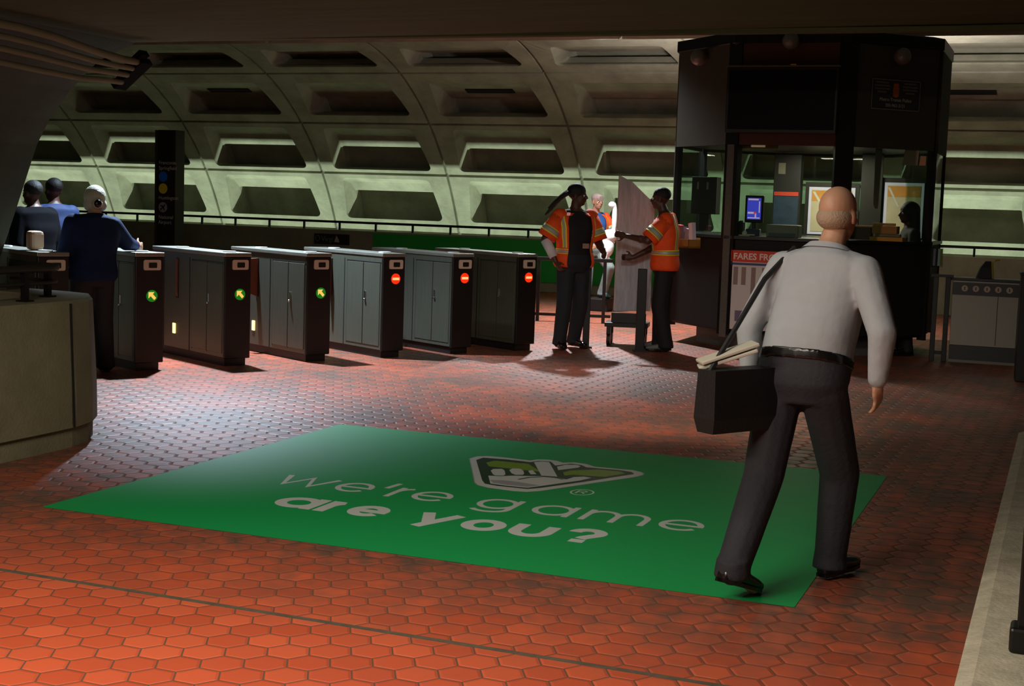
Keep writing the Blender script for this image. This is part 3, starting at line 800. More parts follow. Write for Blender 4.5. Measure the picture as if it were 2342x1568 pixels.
# tall cabinet with a poster at the back
t = empty('equipment_cabinet', (-3.42, 18.35, 0), 0, 'tall dark cabinet with a red and blue poster inside the kiosk', 'cabinet')
v = MB(); v.box((0, 0, 1.82), (.34, .20, 1.02), bev=.006); v.build('body', mat('cabinet_dark', (32, 27, 26), .5), t)
v = MB(); v.box((0, -.103, 1.60), (.31, .006, .40)); po = v.build('poster', mat('poster_navy', (34, 52, 72), .6, noise=.4, nscale=14), t)
v = MB(); v.box((0, -.108, 1.83), (.31, .006, .05)); v.build('red_band', mat('poster_band_red', (190, 60, 36), .6), po)
v = MB(); v.box((-.07, -.104, 2.15), (.09, .006, .14)); v.build('label', mat('cabinet_label', (120, 112, 96), .6), t)
# map boards
def map_board(loc, wd, ht, label):
    t = empty('map_board', loc, 0, label, 'map board', 'map boards at the back of the kiosk')
    v = MB(); v.box((0, .03, ht / 2), (wd + .10, .04, ht + .12)); v.build('backing', BRONZE, t)
    v = MB(); v.box((0, 0, ht / 2), (wd, .02, ht)); v.build('frame', mat('map_frame', (205, 200, 225), .5, emit=.10), t)  # frame given a faint glow of its own, though no lamp
    v = MB(); v.box((0, -.012, ht / 2), (wd - .07, .006, ht - .07)); sh = v.build('map_sheet', mat('map_paper', (196, 180, 150), .6, noise=.12, nscale=5), t)
    v = MB(); v.box((0, -.0165, ht - .11), (wd - .08, .003, .13)); v.build('title_band', mat('map_orange', (206, 140, 60), .6, noise=.2, nscale=9), sh)
    v = MB(); v.poly([(-wd * .42, -.018, ht - .06), (-wd * .36, -.018, ht - .06), (-wd * .10, -.018, ht - .30), (-wd * .14, -.018, ht - .31)], (0, -.002, 0)); v.build('river', mat('map_river', (205, 200, 190), .6), sh)


map_board((-2.87, 18.42, 1.33), .58, .60, 'framed map behind the middle window of the kiosk')
map_board((-1.98, 18.42, 1.33), .48, .68, 'framed map behind the right window of the kiosk')
v = MB(); v.box((-2.38, 18.40, 1.86), (.26, .05, 1.08)); tag(v.build('partition_panel', BRONZE), 'dark upright panel between the two framed maps', 'panel')
v = MB(); v.loft([[(-2.105, 16.42, 2.36), (-2.03, 16.42, 2.36), (-2.03, 16.43, 2.36), (-2.105, 16.43, 2.36)], [(-2.095, 16.42, 1.72), (-2.04, 16.42, 1.72), (-2.04, 16.43, 1.72), (-2.095, 16.43, 1.72)], [(-2.075, 16.42, 1.67), (-2.045, 16.42, 1.67), (-2.045, 16.43, 1.67), (-2.075, 16.43, 1.67)]])
tag(v.build('hanging_strap', mat('strap_grey', (112, 104, 92), .7)), 'long grey strap hanging inside the right kiosk window', 'strap')
v = MB(); v.poly([(-1.79, 16.52, 2.36), (-1.64, 16.52, 2.36), (-1.65, 16.52, 2.165), (-1.815, 16.52, 2.165)], (0, .004, 0)); tag(v.build('hanging_paper', mat('paper_pinkish', (176, 150, 136), .7)), 'larger paper hanging at the top of the right window', 'paper')
v = MB(); v.poly([(-1.625, 16.54, 2.27), (-1.565, 16.54, 2.27), (-1.565, 16.54, 2.165), (-1.635, 16.54, 2.165)], (0, .004, 0)); tag(v.build('hanging_paper', mat('paper_orange_tint', (225, 170, 130), .7)), 'smaller pale paper hanging beside the larger one', 'paper')
# folders
for k, (x, y, z, sx, sy, sz, cc, lb) in enumerate(((-1.90, 16.30, 1.345, .36, .24, .045, (200, 140, 40), 'ochre folder at the bottom of the stack by the attendant'), (-1.90, 16.32, 1.385, .27, .22, .03, (120, 110, 86), 'grey folder in the middle of the stack by the attendant'), (-1.93, 16.33, 1.445, .27, .22, .085, (170, 120, 52), 'thick tan folder on the stack by the attendant'), (-1.95, 16.34, 1.505, .24, .20, .03, (190, 140, 76), 'tan folder on top of the stack by the attendant'))):
    v = MB(); v.box((x, y, z - .008), (sx, sy, sz), rz=(-.06, .05, -.03, .08)[k], bev=.003)
    tag(v.build('file_folder', mat('folder_%d' % k, cc, .7)), lb, 'folder', 'folders stacked on the kiosk counter')
v = MB(); v.box((-2.23, 16.34, 1.39), (.30, .22, .14), bev=.004); v.build('x', None) if False else tag(v.build('document_tray', mat('tray_brown', (92, 60, 44), .6)), 'brown document tray left of the folder stack', 'tray')
v = MB(); v.box((-2.22, 16.33, 1.47), (.28, .20, .014), rz=.06); tag(v.build('orange_paper', mat('peach_paper', (240, 160, 110), .7)), 'peach paper lying on the brown tray', 'paper')
# left window: dark equipment box and leaflet crate
t = empty('radio_unit', (-4.28, 17.5, 1.34), 0, 'dark equipment box standing behind the left kiosk window', 'radio')
v = MB(); v.box((0, 0, .43), (.32, .22, .46), bev=.008); v.build('body', mat('radio_dark', (34, 33, 30), .5), t)
v = MB(); v.box((0, .0, .10), (.12, .12, .20)); v.build('stand', BLACK, t)
for x in (-.08, .04):
    v = MB(); v.box((x, -.115, .55), (.02, .01, .09)); v.build('indicator', mat('radio_light', (150, 140, 130), .4), t)
cr = empty('leaflet_crate', (-4.15, 16.09, 1.15), R(-45), 'yellow crate of leaflets fixed under the left kiosk window', 'crate')
CRM = mat('crate_yellow', (150, 110, 40), .6)
for c_, d_ in (((0, 0, .01), (.40, .16, .02)), ((0, -.075, .05), (.40, .01, .10)), ((0, .075, .06), (.40, .01, .12)), ((-.195, 0, .05), (.01, .16, .10)), ((.195, 0, .05), (.01, .16, .10))):
    v = MB(); v.box(c_, d_); v.build('crate_wall', CRM, cr)
for k, (x, h, rz_, cc, lb) in enumerate(((-.15, .24, .1, (180, 60, 60), 'red leaflet bundle at the left of the yellow crate'), (-.05, .22, -.12, (120, 104, 118), 'mauve leaflet bundle left of centre in the yellow crate'), (.05, .20, .2, (160, 140, 160), 'lilac leaflet bundle right of centre in the yellow crate'), (.14, .27, -.15, (215, 205, 220), 'white leaflet bundle at the right of the yellow crate'))):
    v = MB(); M_ = Matrix.Translation((-4.15, 16.09, 1.15)) @ Matrix.Rotation(R(-45), 4, 'Z')
    p_ = M_ @ Vector((x, 0, .02 + h / 2)); v.box(p_, (.08, .05, h), rot=Matrix.Rotation(R(-45), 3, 'Z') @ Matrix.Rotation(rz_, 3, 'Y'))
    tag(v.build('leaflet_bundle', mat('leaflet_%d' % k, cc, .7)), lb, 'leaflets', 'leaflets in the yellow crate')
# clear brochure holder on the right
t = empty('brochure_holder', (-1.385, 16.62, 1.04), R(0), 'clear brochure holder on the right side of the kiosk', 'holder')
v = MB(); v.box((0, 0, .11), (.12, .10, .22)); v.build('case', GLASS, t)
for x, cc in ((-.03, (150, 130, 170)), (.02, (190, 200, 215)), (.045, (140, 130, 60))):
    v = MB(); v.box((x, .0, .11), (.025, .06, .19)); v.build('brochure', mat('brochure_%d' % cc[0], cc, .6), t)

# ---------------------------------------------------------------- right: barrier gate, icon cabinet, black cabinet
t = empty('swing_barrier', (-1.30, 16.42, 0), R(4), 'black double post swing barrier beside the kiosk', 'barrier')
for x in (-.065, .065):
    v = MB(); v.box((x, 0, .47), (.055, .055, .94), bev=.005); v.build('post', BLACKM, t)
v = MB(); v.box((0, 0, .10), (.13, .04, .04)); v.build('cross_bar', BLACKM, t)
v = MB(); v.box((0, 0, .955), (.24, .08, .03)); v.build('cap', BLACKM, t)
t = empty('icon_cabinet', (-.84, 16.65, 0), 0, 'steel cabinet with a dark strip of five round icons', 'cabinet')
v = MB(); v.box((0, 0, .10), (.70, .30, .20)); v.build('plinth', BLACK, t)
v = MB(); v.box((0, 0, .55), (.70, .34, .72), bev=.004); v.build('body', mat('dull_steel', (135, 130, 120), .5, metal=.6), t)
v = MB(); v.box((0, 0, .925), (.74, .38, .03), bev=.004); v.build('top', BLACKM, t)
v = MB(); v.box((0, -.172, .82), (.70, .008, .14)); ip = v.build('icon_strip', BLACK, t)
for i in range(5):
    v = MB(); x = -.22 + i * .1175; v.cyl((x, -.1755, .825), (x, -.179, .825), .034, n=20); ic = v.build('icon', mat('icon_cream', (190, 165, 145), .5), ip)
    v = MB(); v.box((x, -.1795, .825), (.012, .002, .036)); v.build('symbol', BLACK, ic)
v = MB(); v.box((.135, -.1705, .48), (.006, .004, .54)); v.build('seam', SEAM, t)
v = MB(); v.box((0, -.16, .015), (.70, .03, .03)); v.build('kick_strip', mat('kick_strip', (120, 112, 100), .5), t)
t = empty('shoulder_bag', (-.87, 16.62, .94), R(10), 'small black bag with a yellow strap on the icon cabinet', 'bag')
v = MB(); v.loft([[(-.09, -.05, 0), (.09, -.05, 0), (.09, .05, 0), (-.09, .05, 0)], [(-.05, -.04, .12), (.07, -.04, .12), (.07, .04, .12), (-.05, .04, .12)], [(.0, -.02, .19), (.06, -.02, .19), (.06, .02, .19), (.0, .02, .19)]]); v.build('body', LEATHER, t)
v = MB(); v.tube([(.085, -.06, .0), (.075, -.055, .10), (.068, -.05, .165), (.10, -.04, .20), (.15, -.03, .215)], .011, 6); v.build('strap', mat('yellow_strap', (170, 150, 30), .6), t)
t = empty('black_gate_cabinet', (-.22, 15.05, 0), R(4), 'black cabinet of a further fare gate at the right edge', 'fare gate')
v = MB(); v.box((0, 0, .53), (.44, .30, 1.06), bev=.008); v.build('body', BLACK, t)
v = MB(); v.box((0, 0, 1.07), (.46, .32, .03), bev=.006); v.build('top_slab', BRONZE, t)
v = MB(); v.box((0, 0, .02), (.40, .26, .04)); v.build('plinth', SEAM, t)

# ---------------------------------------------------------------- tall board on a dolly
t = empty('dolly', (-4.74, 15.85, 0), R(12), 'black wheeled dolly under the tall grey board', 'dolly')
v = MB(); v.box((0, 0, .24), (.50, .36, .05), bev=.006); v.build('deck', BLACKM, t)
v = MB(); v.box((0.02, -.10, .32), (.40, .03, .11)); v.build('bracket', BLACKM, t)
for x in (-.20, .20):
    for y in (-.14, .14):
        v = MB(); v.box((x, y, .17), (.05, .06, .10)); fk = v.build('caster_fork', BLACKM, t)
        v = MB(); v.cyl((x - .02, y, .07), (x + .02, y, .07), .07, n=18); v.build('wheel', BLACK, fk)
BRD = mat('weathered_board', (188, 196, 206), .6, noise=.3, nscale=7, stretch=(3, 3, .5))
v = MB(); q = [(-4.87, 15.70, .40), (-4.53, 15.98, .40), (-4.53, 15.98, 1.64), (-4.75, 15.80, 1.88), (-4.87, 15.70, 1.95)]
v.poly(q, (.03, -.03, 0)); b_ = v.build('tall_board', BRD)
tag(b_, 'tall weathered grey board with slanting top held upright between workers', 'board')
v = MB(); v.box((-4.80, 15.775, 1.18), (.012, .012, .10)); v.build('pull_handle', BLACKM, b_)

# ---------------------------------------------------------------- people
V3 = Vector


class Figure:
    """a posed body: joints in the person's own frame (x right, y ahead, z up)"""

    def __init__(s, name, loc, heading, J, label, group=None, girth=1.0, skin=SKIN_L, head=1.0, look=0, tilt=0):
        s.root = empty('person', loc, R(heading - 90), label, 'person', group)
        s.J = {k: V3(p) for k, p in J.items()}; s.g = girth; s.skin = skin; s.hs = head
        J = s.J
        s.spine = [J['pelvis'] + V3((0, 0, -.10)), J['pelvis'], J['waist'], J['chest'], J['shoulder'], J['neck']]
        s.wid = [.125, .168, .142, .165, .175, .062]; s.dep = [.095, .118, .104, .120, .092, .060]
        if 'wid' in J: pass
        hr = (J['hip_r'] - J['hip_l']).normalized(); sr = (J['sh_r'] - J['sh_l']).normalized()
        s.right = [hr, hr, (hr * .6 + sr * .4).normalized(), (hr * .2 + sr * .8).normalized(), sr, sr]
        s.headrot = Matrix.Rotation(R(look), 3, 'Z') @ Matrix.Rotation(R(tilt), 3, 'X')

    def ring(s, t, k=1.0, a0=0, a1=360, n=28, add=0):
        """cross-section of the torso; t 0 crotch .. 5 neck; angle 0 right, 90 front"""
        i = min(int(t), 4); f = t - i
        f2 = f * f * (3 - 2 * f)
        L = lambda A: A[i] * (1 - f2) + A[i + 1] * f2
        c = s.spine[i].lerp(s.spine[i + 1], f)
        r = s.right[i].lerp(s.right[i + 1], f).normalized()
        up_ = (s.spine[i + 1] - s.spine[i]).normalized()
        fr_ = up_.cross(r).normalized()
        w_ = (L(s.wid) * s.g) * k + add; d_ = (L(s.dep) * s.g) * k + add
        out = []
        full = abs(a1 - a0) >= 360
        m_ = n if full else n + 1
        for q in range(m_):
            a = R(a0 + (a1 - a0) * q / n)
            ca, sa = cos(a), sin(a); e = .82
            out.append(c + r * (w_ * math.copysign(abs(ca) ** e, ca)) + fr_ * (d_ * math.copysign(abs(sa) ** e, sa)))
        return out

    def torso(s, v, t0=0, t1=5, k=1.0, add=0, n=12):
        v.loft([s.ring(t0 + (t1 - t0) * i / n, k, add=add) for i in range(n + 1)])

    def hand(s, v, side, curl=.5, scale=1.0, palm_dir=None, thumb=None):
        J = s.J; wr = J['wr_' + side]; d = (J['hand_' + side] - wr).normalized() if 'hand_' + side in J else (wr - J['el_' + side]).normalized()
        p = V3(palm_dir) if palm_dir else V3((-1 if side == 'r' else 1, 0, 0))
        p = (p - d * p.dot(d)).normalized(); acr = d.cross(p).normalized()      # across the palm
        th = V3(thumb) if thumb else V3((0, 1, 0))
        if acr.dot(th) < 0: acr = -acr
        pc = wr + d * .045 * scale
        rot = Matrix((acr, p, d)).transposed()
        v.ball(pc, (.040 * scale, .016 * scale, .052 * scale), 14, rot)
        v.cone(wr, .026 * scale, pc, .022 * scale, 10)
        for i, (o, ln) in enumerate(((.030, .068), (.010, .078), (-.010, .072), (-.029, .056))):
            a = wr + d * .085 * scale + acr * o * scale
            c1 = curl * .7; c2 = curl * 1.6
            b = a + (d * cos(c1) + p * sin(c1)) * ln * .45 * scale
            c_ = b + (d * cos(c2) + p * sin(c2)) * ln * .32 * scale
            e = c_ + (d * cos(c2 * 1.4) + p * sin(c2 * 1.4)) * ln * .26 * scale
            v.cone(a, .0095 * scale, b, .0088 * scale, 8); v.cone(b, .0088 * scale, c_, .008 * scale, 8); v.cone(c_, .008 * scale, e, .0068 * scale, 8)
        a = wr + d * .025 * scale + acr * .026 * scale
        b = a + (d * .55 + acr * .75 + p * .25).normalized() * .040 * scale; c_ = b + (d * .85 + acr * .25 + p * .45).normalized() * .034 * scale
        v.cone(a, .013 * scale, b, .0105 * scale, 8); v.cone(b, .0105 * scale, c_, .009 * scale, 8)

    def hp(s, p):
        """point given in head units (x right, y ahead, z up from the head centre)"""
        return s.J['head'] + s.headrot @ (V3(p) * s.hs)

    def body(s, voxel=.009, curl=(.5, .5), palms=(None, None), thumbs=(None, None), feet=True):
        J = s.J; v = MB(); g = s.g
        s.torso(v, 0, 5, .96)
        hr_ = s.headrot.to_3x3(); H = s.hs
        v.ball(s.hp((0, -.008, .030)), (.076 * H, .096 * H, .092 * H), 20, hr_)        # skull
        v.ball(s.hp((0, .026, -.045)), (.058 * H, .066 * H, .072 * H), 16, hr_)        # face
        v.ball(s.hp((0, .050, -.088)), (.034 * H, .034 * H, .026 * H), 12, hr_)        # chin
        v.ball(s.hp((0, .074, .022)), (.052 * H, .020 * H, .014 * H), 12, hr_)         # brow
        v.cone(s.hp((0, .088, .012)), .009 * H, s.hp((0, .108, -.026)), .014 * H, 10)  # nose
        v.ball(s.hp((0, .090, -.056)), (.024 * H, .012 * H, .010 * H), 10, hr_)        # lips
        for q in (-1, 1):
            v.ball(s.hp((q * .078, -.008, -.012)), (.010 * H, .020 * H, .032 * H), 10, hr_)   # ears
            v.ball(s.hp((q * .040, .062, -.024)), (.022 * H, .022 * H, .018 * H), 10, hr_)    # cheeks
        v.cone(J['neck'] - (J['neck'] - J['shoulder']) * .5, .060 * g, s.hp((0, -.015, -.07)), .052, 14)
        for q in 'lr':
            v.cone(J['sh_' + q], .054 * g, J['el_' + q], .042 * g); v.cone(J['el_' + q], .042 * g, J['wr_' + q], .028)
            m_ = J['el_' + q].lerp(J['wr_' + q], .3); v.ball(m_, .042 * g)
            v.cone(J['shoulder'] * .5 + J['neck'] * .5, .05, J['sh_' + q], .052 * g)
            v.cone(J['hip_' + q], .084 * g, J['kn_' + q], .058 * g); v.cone(J['kn_' + q], .056 * g, J['an_' + q], .038)
            v.ball(J['kn_' + q].lerp(J['an_' + q], .3) - V3((0, .012, 0)), .055 * g)
            if feet: v.cone(J['an_' + q], .038, J['toe_' + q], .032)
        for q, c_, pm, tm in (('l', curl[0], palms[0], thumbs[0]), ('r', curl[1], palms[1], thumbs[1])): s.hand(v, q, c_, 1.05, pm, tm)
        s.bodyobj = v.blob('body', s.skin, s.root, voxel, 2)
        for q in (-1, 1):                                                              # eyes
            e = MB(); e.ball(s.hp((q * .032, .080, -.002)), .0125 * H, 10); eo = e.build('eye', EYEW, s.root, True)
            e = MB(); e.ball(s.hp((q * .032, .0895, -.002)), .0062 * H, 8); e.build('pupil', SHOE, eo, True)
        return s

    def trousers(s, M, k=1.10, top=1.7, cuff=.062, voxel=.011, name='trousers', knee=1.15):
        J = s.J; v = MB(); g = s.g
        s.torso(v, 0, top, k)
        for q in 'lr':
            v.cone(J['hip_' + q], .096 * g, J['kn_' + q], .068 * g * knee); v.cone(J['kn_' + q], .068 * g * knee, J['an_' + q] + V3((0, 0, .0)), cuff)
            v.ball(J['kn_' + q].lerp(J['an_' + q], .3) - V3((0, .014, 0)), .066 * g)
            v.cyl(J['an_' + q] + V3((0, 0, .04)), J['an_' + q] - V3((0, 0, .035)), cuff * 1.0, cuff * 1.12, 14)
        return v.blob(name, M, s.root, voxel, 3)

    def top(s, M, name='shirt', k=1.08, t0=.7, t1=4.75, sleeve='short', voxel=.011, arm=1.0, smooth=3):
        J = s.J; v = MB(); g = s.g
        s.torso(v, t0, t1, k)
        for q in 'lr':
            v.cone(J['shoulder'] * .55 + J['neck'] * .45, .055, J['sh_' + q], .066 * g)
            if sleeve == 'short': v.cone(J['sh_' + q], .068 * g * arm, J['sh_' + q].lerp(J['el_' + q], .8), .060 * g * arm)
            elif sleeve == 'long':
                v.cone(J['sh_' + q], .068 * g * arm, J['el_' + q], .056 * g * arm); v.cone(J['el_' + q], .056 * g * arm, J['el_' + q].lerp(J['wr_' + q], .93), .042 * arm)
        return v.blob(name, M, s.root, voxel, smooth)

    def shoes(s, M, heel=True):
        J = s.J
        for q in 'lr':
            v = MB(); a, t_ = J['an_' + q], J['toe_' + q]
            d = (t_ - a); d.z = 0; d.normalize(); up_ = V3((0, 0, 1))
            full = (t_ - V3((a.x, a.y, a.z)))
            pitch = atan2(t_.z - (a.z - .05), (V3((t_.x - a.x, t_.y - a.y, 0))).length)
            fw_ = (d * cos(pitch) + up_ * sin(pitch)).normalized(); rt_ = d.cross(up_).normalized(); u2 = rt_.cross(fw_).normalized()
            hl = a - u2 * .065 - fw_ * .055
            rings = []
            for y, w_, h0, h1 in ((-.012, .020, .0, .055), (.0, .034, .0, .085), (.05, .040, .0, .105), (.10, .040, .004, .088), (.16, .046, .002, .066), (.215, .046, .0, .056), (.255, .036, .004, .046), (.275, .014, .012, .034)):
                c = hl + fw_ * y
                rings.append([c + rt_ * (w_ * cos(2 * pi * i / 14)) + u2 * ((h0 + h1) / 2 + (h1 - h0) / 2 * math.copysign(abs(sin(2 * pi * i / 14)) ** .7, sin(2 * pi * i / 14))) for i in range(14)])
            v.loft(rings)
            sh = v.build('shoe', M, s.root, True)
            v = MB(); v.loft([[p + rt_ * w_ for p in (hl + fw_ * y, hl + fw_ * y + u2 * .016)][0:2] + [p - rt_ * w_ for p in (hl + fw_ * y + u2 * .016, hl + fw_ * y)] for y, w_ in ((-.012, .026), (.03, .040), (.10, .040), (.18, .049), (.24, .042), (.277, .016))])
            v.build('sole', SHOE, sh)

    def vest(s, gap=44, k=1.2, t0=1.1, sleeves=True, band_t=1.75, arms=1.0):
        """open safety vest with reflective bands"""
        J = s.J; g = s.g
        n = 14
        v = MB()
        ts = [t0 + (4.55 - t0) * i / n for i in range(n + 1)]
        kk_ = lambda t: k if t < 3.6 else k - (t - 3.6) * .06
        gp = lambda t: gap * (1.0 if t < 3.4 else max(.55, 1 - (t - 3.4) * .35))
        outer = [s.ring(t, kk_(t), 90 + gp(t), 450 - gp(t), 36) for t in ts]
        inn = [s.ring(t, kk_(t) - .05, 90 + gp(t), 450 - gp(t), 36) for t in ts]
        v.loft([o + i_[::-1] for o, i_ in zip(outer, inn)])
        vo = v.build('vest', ORANGE, s.root, True)
        if sleeves:
            for q in 'lr':
                a = J['sh_' + q]; b = J['el_' + q]
                ax = (b - a).normalized()
                v = MB(); v.ball(a, .078 * g * arms, 14); v.cyl(a, a.lerp(b, .92), .076 * g * arms, .086 * g * arms, 18); so = v.build('sleeve', ORANGE, vo, True)
                for t_, rr, wd, M_ in ((.62, .0865, .050, SILVER), (.52, .0850, .014, LIME), (.725, .0880, .014, LIME)):
                    L_ = (b - a).length; c = a + ax * L_ * t_
                    v = MB(); v.cyl(c - ax * wd / 2, c + ax * wd / 2, rr * g * arms * .985, rr * g * arms, 18); v.build('tape', M_, so, True)
        for t_, ht, M_, kx in ((band_t, .15, SILVER, .012), (band_t - .13, .05, LIME, .010), (band_t + .13, .05, LIME, .010)):
            v = MB(); v.loft([s.ring(t_ - ht / 2, kk_(t_) + .02, 90 + gap, 450 - gap, 36, add=kx * .4), s.ring(t_ + ht / 2, kk_(t_) + .02, 90 + gap, 450 - gap, 36, add=kx * .4)], cap=False, closed=False); v.build('tape', M_, vo, True)
        for a_ in (90 + gap + 16, 450 - gap - 16 - 360, 235, 305):
            for da, w_, M_, kx in ((0, 9, SILVER, .03), (-7, 5, LIME, .022), (7, 5, LIME, .022)):
                v = MB(); tt = [t for t in ts if t >= band_t and t < 4.5]
                v.loft([s.ring(t, kk_(t) + kx, a_ + da - w_ / 2, a_ + da + w_ / 2, 3) for t in tt], cap=False, closed=False); v.build('tape', M_, vo, True)
        return vo


def stand(h=1.0, **k):
    """a relaxed standing pose for a person of about 1.78 m, scaled by h"""
    J = dict(pelvis=(0, 0, .93), waist=(0, .0, 1.10), chest=(0, .01, 1.28), shoulder=(0, -.005, 1.43), neck=(0, .01, 1.52), head=(0, .035, 1.655),
             sh_l=(-.185, -.005, 1.42), sh_r=(.185, -.005, 1.42), el_l=(-.25, -.03, 1.13), el_r=(.25, -.03, 1.13), wr_l=(-.25, .06, .88), wr_r=(.25, .06, .88),
             hip_l=(-.09, 0, .90), hip_r=(.09, 0, .90), kn_l=(-.11, .03, .49), kn_r=(.11, .03, .49), an_l=(-.12, -.02, .085), an_r=(.12, -.02, .085), toe_l=(-.14, .15, .035), toe_r=(.14, .15, .035))
    J.update(k)
    return {a: tuple(x * h for x in p) for a, p in J.items()}


# --- the commuter in the foreground, walking away
J = stand(.958, pelvis=(0, 0, .94), waist=(.0, .05, 1.11), chest=(.01, .11, 1.29), shoulder=(.01, .14, 1.44), neck=(.01, .17, 1.53), head=(.015, .215, 1.665),
          sh_l=(-.20, .13, 1.42), sh_r=(.21, .12, 1.42), el_l=(-.285, .0, 1.15), wr_l=(-.26, -.02, .94), hand_l=(-.245, .03, .84), el_r=(.36, .02, 1.17), wr_r=(.345, .03, .96), hand_r=(.33, .08, .86),
          hip_l=(-.095, -.02, .90), hip_r=(.095, .02, .90), kn_l=(-.10, -.12, .50), an_l=(-.06, -.40, .14), toe_l=(-.05, -.24, .035), kn_r=(.08, .24, .50), an_r=(.04, .27, .085), toe_r=(.05, .45, .04))
F1 = Figure('person', (-1.02, 6.02, 0), 70, J, 'balding commuter in pale shirt and dark trousers walking away across the green advert', girth=1.06, skin=SKIN_L)
F1.wid[2] = .165; F1.dep[2] = .135
F1.body(.008, (.7, .35))
F1.top(SHIRTW, 'shirt', 1.09, 1.45, 4.8, 'long', .010, 1.0)
v = MB(); F1.torso(v, 1.35, 1.62, 1.13, n=2); v.blob('belt', SHOE, F1.root, .008, 1)
F1.trousers(CHAR_CLOTH, 1.10, 1.5, .070, .010, knee=1.2)
F1.shoes(SHOE)
v = MB()
v.ball(F1.hp((0, -.026, -.012)), (.0795, .086, .060), 20, F1.headrot.to_3x3())
v.blob('hair', mat('grey_fringe', (170, 148, 124), .7, bump=.5, bscale=120), F1.root, .006, 3)
v = MB(); v.loft([F1.ring(4.62, 1.05, add=.012), F1.ring(4.9, 1.12, add=.012)], cap=False); v.build('collar', SHIRTW, F1.root, True)
# shoulder bag and newspaper
t = empty('briefcase_bag', (-1.245, 5.80, .69), R(58), 'black shoulder bag hanging at the hip of the walking commuter', 'bag')
v = MB(); v.loft([[(-.18, -.045, 0), (.18, -.045, 0), (.18, .045, 0), (-.18, .045, 0)], [(-.19, -.06, .06), (.19, -.06, .06), (.19, .06, .06), (-.19, .06, .06)], [(-.185, -.05, .26), (.185, -.05, .26), (.185, .05, .26), (-.185, .05, .26)]]); v.build('body', LEATHER, t)
v = MB(); v.poly([(-.17, .062, .25), (.17, .062, .25), (.15, .070, .13), (-.15, .070, .13)], (0, .008, 0)); fl_ = v.build('flap', LEATHER, t)
v = MB(); v.box((.0, .082, .14), (.035, .008, .025)); v.build('buckle', CHROME, fl_)
bpy.context.view_layer.update()
shw = F1.root.matrix_world @ (F1.J['sh_l'] + V3((.045, 0, .085))); ti = t.matrix_world.inverted()
tp = ti @ shw; fr_l = ti @ (F1.root.matrix_world @ (F1.J['sh_l'] + V3((-.01, -.135, -.05)))); bk_l = ti @ (F1.root.matrix_world @ (F1.J['sh_l'] + V3((-.01, .14, -.06))))
v = MB(); v.tube([(-.17, 0, .25), V3((-.17, 0, .25)).lerp(fr_l, .5), fr_l, tp, bk_l, V3((.17, 0, .25)).lerp(bk_l, .5), (.17, 0, .25)], .012, 6); v.build('strap', LEATHER, t)
for k, (dz, rz_, lb) in enumerate(((0, .0, 'folded newspaper lowest in the open bag of the commuter'), (.024, .14, 'newspaper on top in the open bag of the commuter'))):
    v = MB(); v.box((-1.29, 5.77, .99 + dz), (.25, .13, .014), rot=Matrix.Rotation(R(18) + rz_, 3, 'Z') @ Matrix.Rotation(R(-20), 3, 'Y'), bev=.004); tag(v.build('newspaper', PAPER), lb, 'newspaper')

# --- worker with dreadlocks
J = stand(1.03, el_r=(.33, -.05, 1.18), wr_r=(.25, .05, .95), hand_r=(.21, .09, .86), el_l=(-.27, .06, 1.15), wr_l=(-.20, .28, 1.06), hand_l=(-.18, .38, 1.03),
          kn_r=(.12, .04, .49), an_r=(.15, .02, .085), toe_r=(.19, .19, .035), kn_l=(-.10, .0, .50), an_l=(-.10, -.12, .085), toe_l=(-.14, .05, .035))
F2 = Figure('person', (-5.13, 14.98, 0), 318, J, 'worker with swinging dreadlocks and open orange safety vest facing the tall board', 'workers in orange vests', 1.13, SKIN_D, look=48)
F2.body(.009, (.8, .6)); F2.top(BLK_CLOTH, 'tee_shirt', 1.08, .9, 4.8, 'short'); F2.trousers(DENIM, 1.1, 1.6, .075); F2.shoes(SHOE)
F2.vest(38, 1.26, .55, arms=1.12)
a, b = F2.J['el_r'], F2.J['wr_r']
v = MB(); v.cyl(a.lerp(b, .04), a.lerp(b, .82), .058, .046, 16); v.build('white_sleeve', SLEEVE, F2.root, True)
v = MB(); v.box((F2.J['waist'] + V3((-.06, .155, .02))), (.085, .006, .055), rz=.1); v.build('name_badge', mat('badge_tan', (170, 140, 120), .5), F2.root)
v = MB(); v.ball(F2.hp((0, -.016, .045)), (.088, .108, .092), 18, F2.headrot.to_3x3()); v.blob('hair', HAIR, F2.root, .009, 2)
for i in range(9):
    u_ = (i - 4) / 4
    s0 = F2.hp((u_ * .075, -.075, .07 - abs(u_) * .03)); e0 = F2.hp((u_ * .10 + .02, -.30 - .05 * random.random(), -.13 - .10 * random.random())); mid_ = s0.lerp(e0, .5) + V3((0, 0, .045))
    v = MB(); pth = [(s0 * (1 - q) ** 2 + mid_ * 2 * q * (1 - q) + e0 * q * q) for q in [k / 7 for k in range(8)]]; v.tube(pth, [.017, .018, .018, .017, .016, .015, .013, .009], 8); v.build('dreadlock', HAIR, F2.root, True)

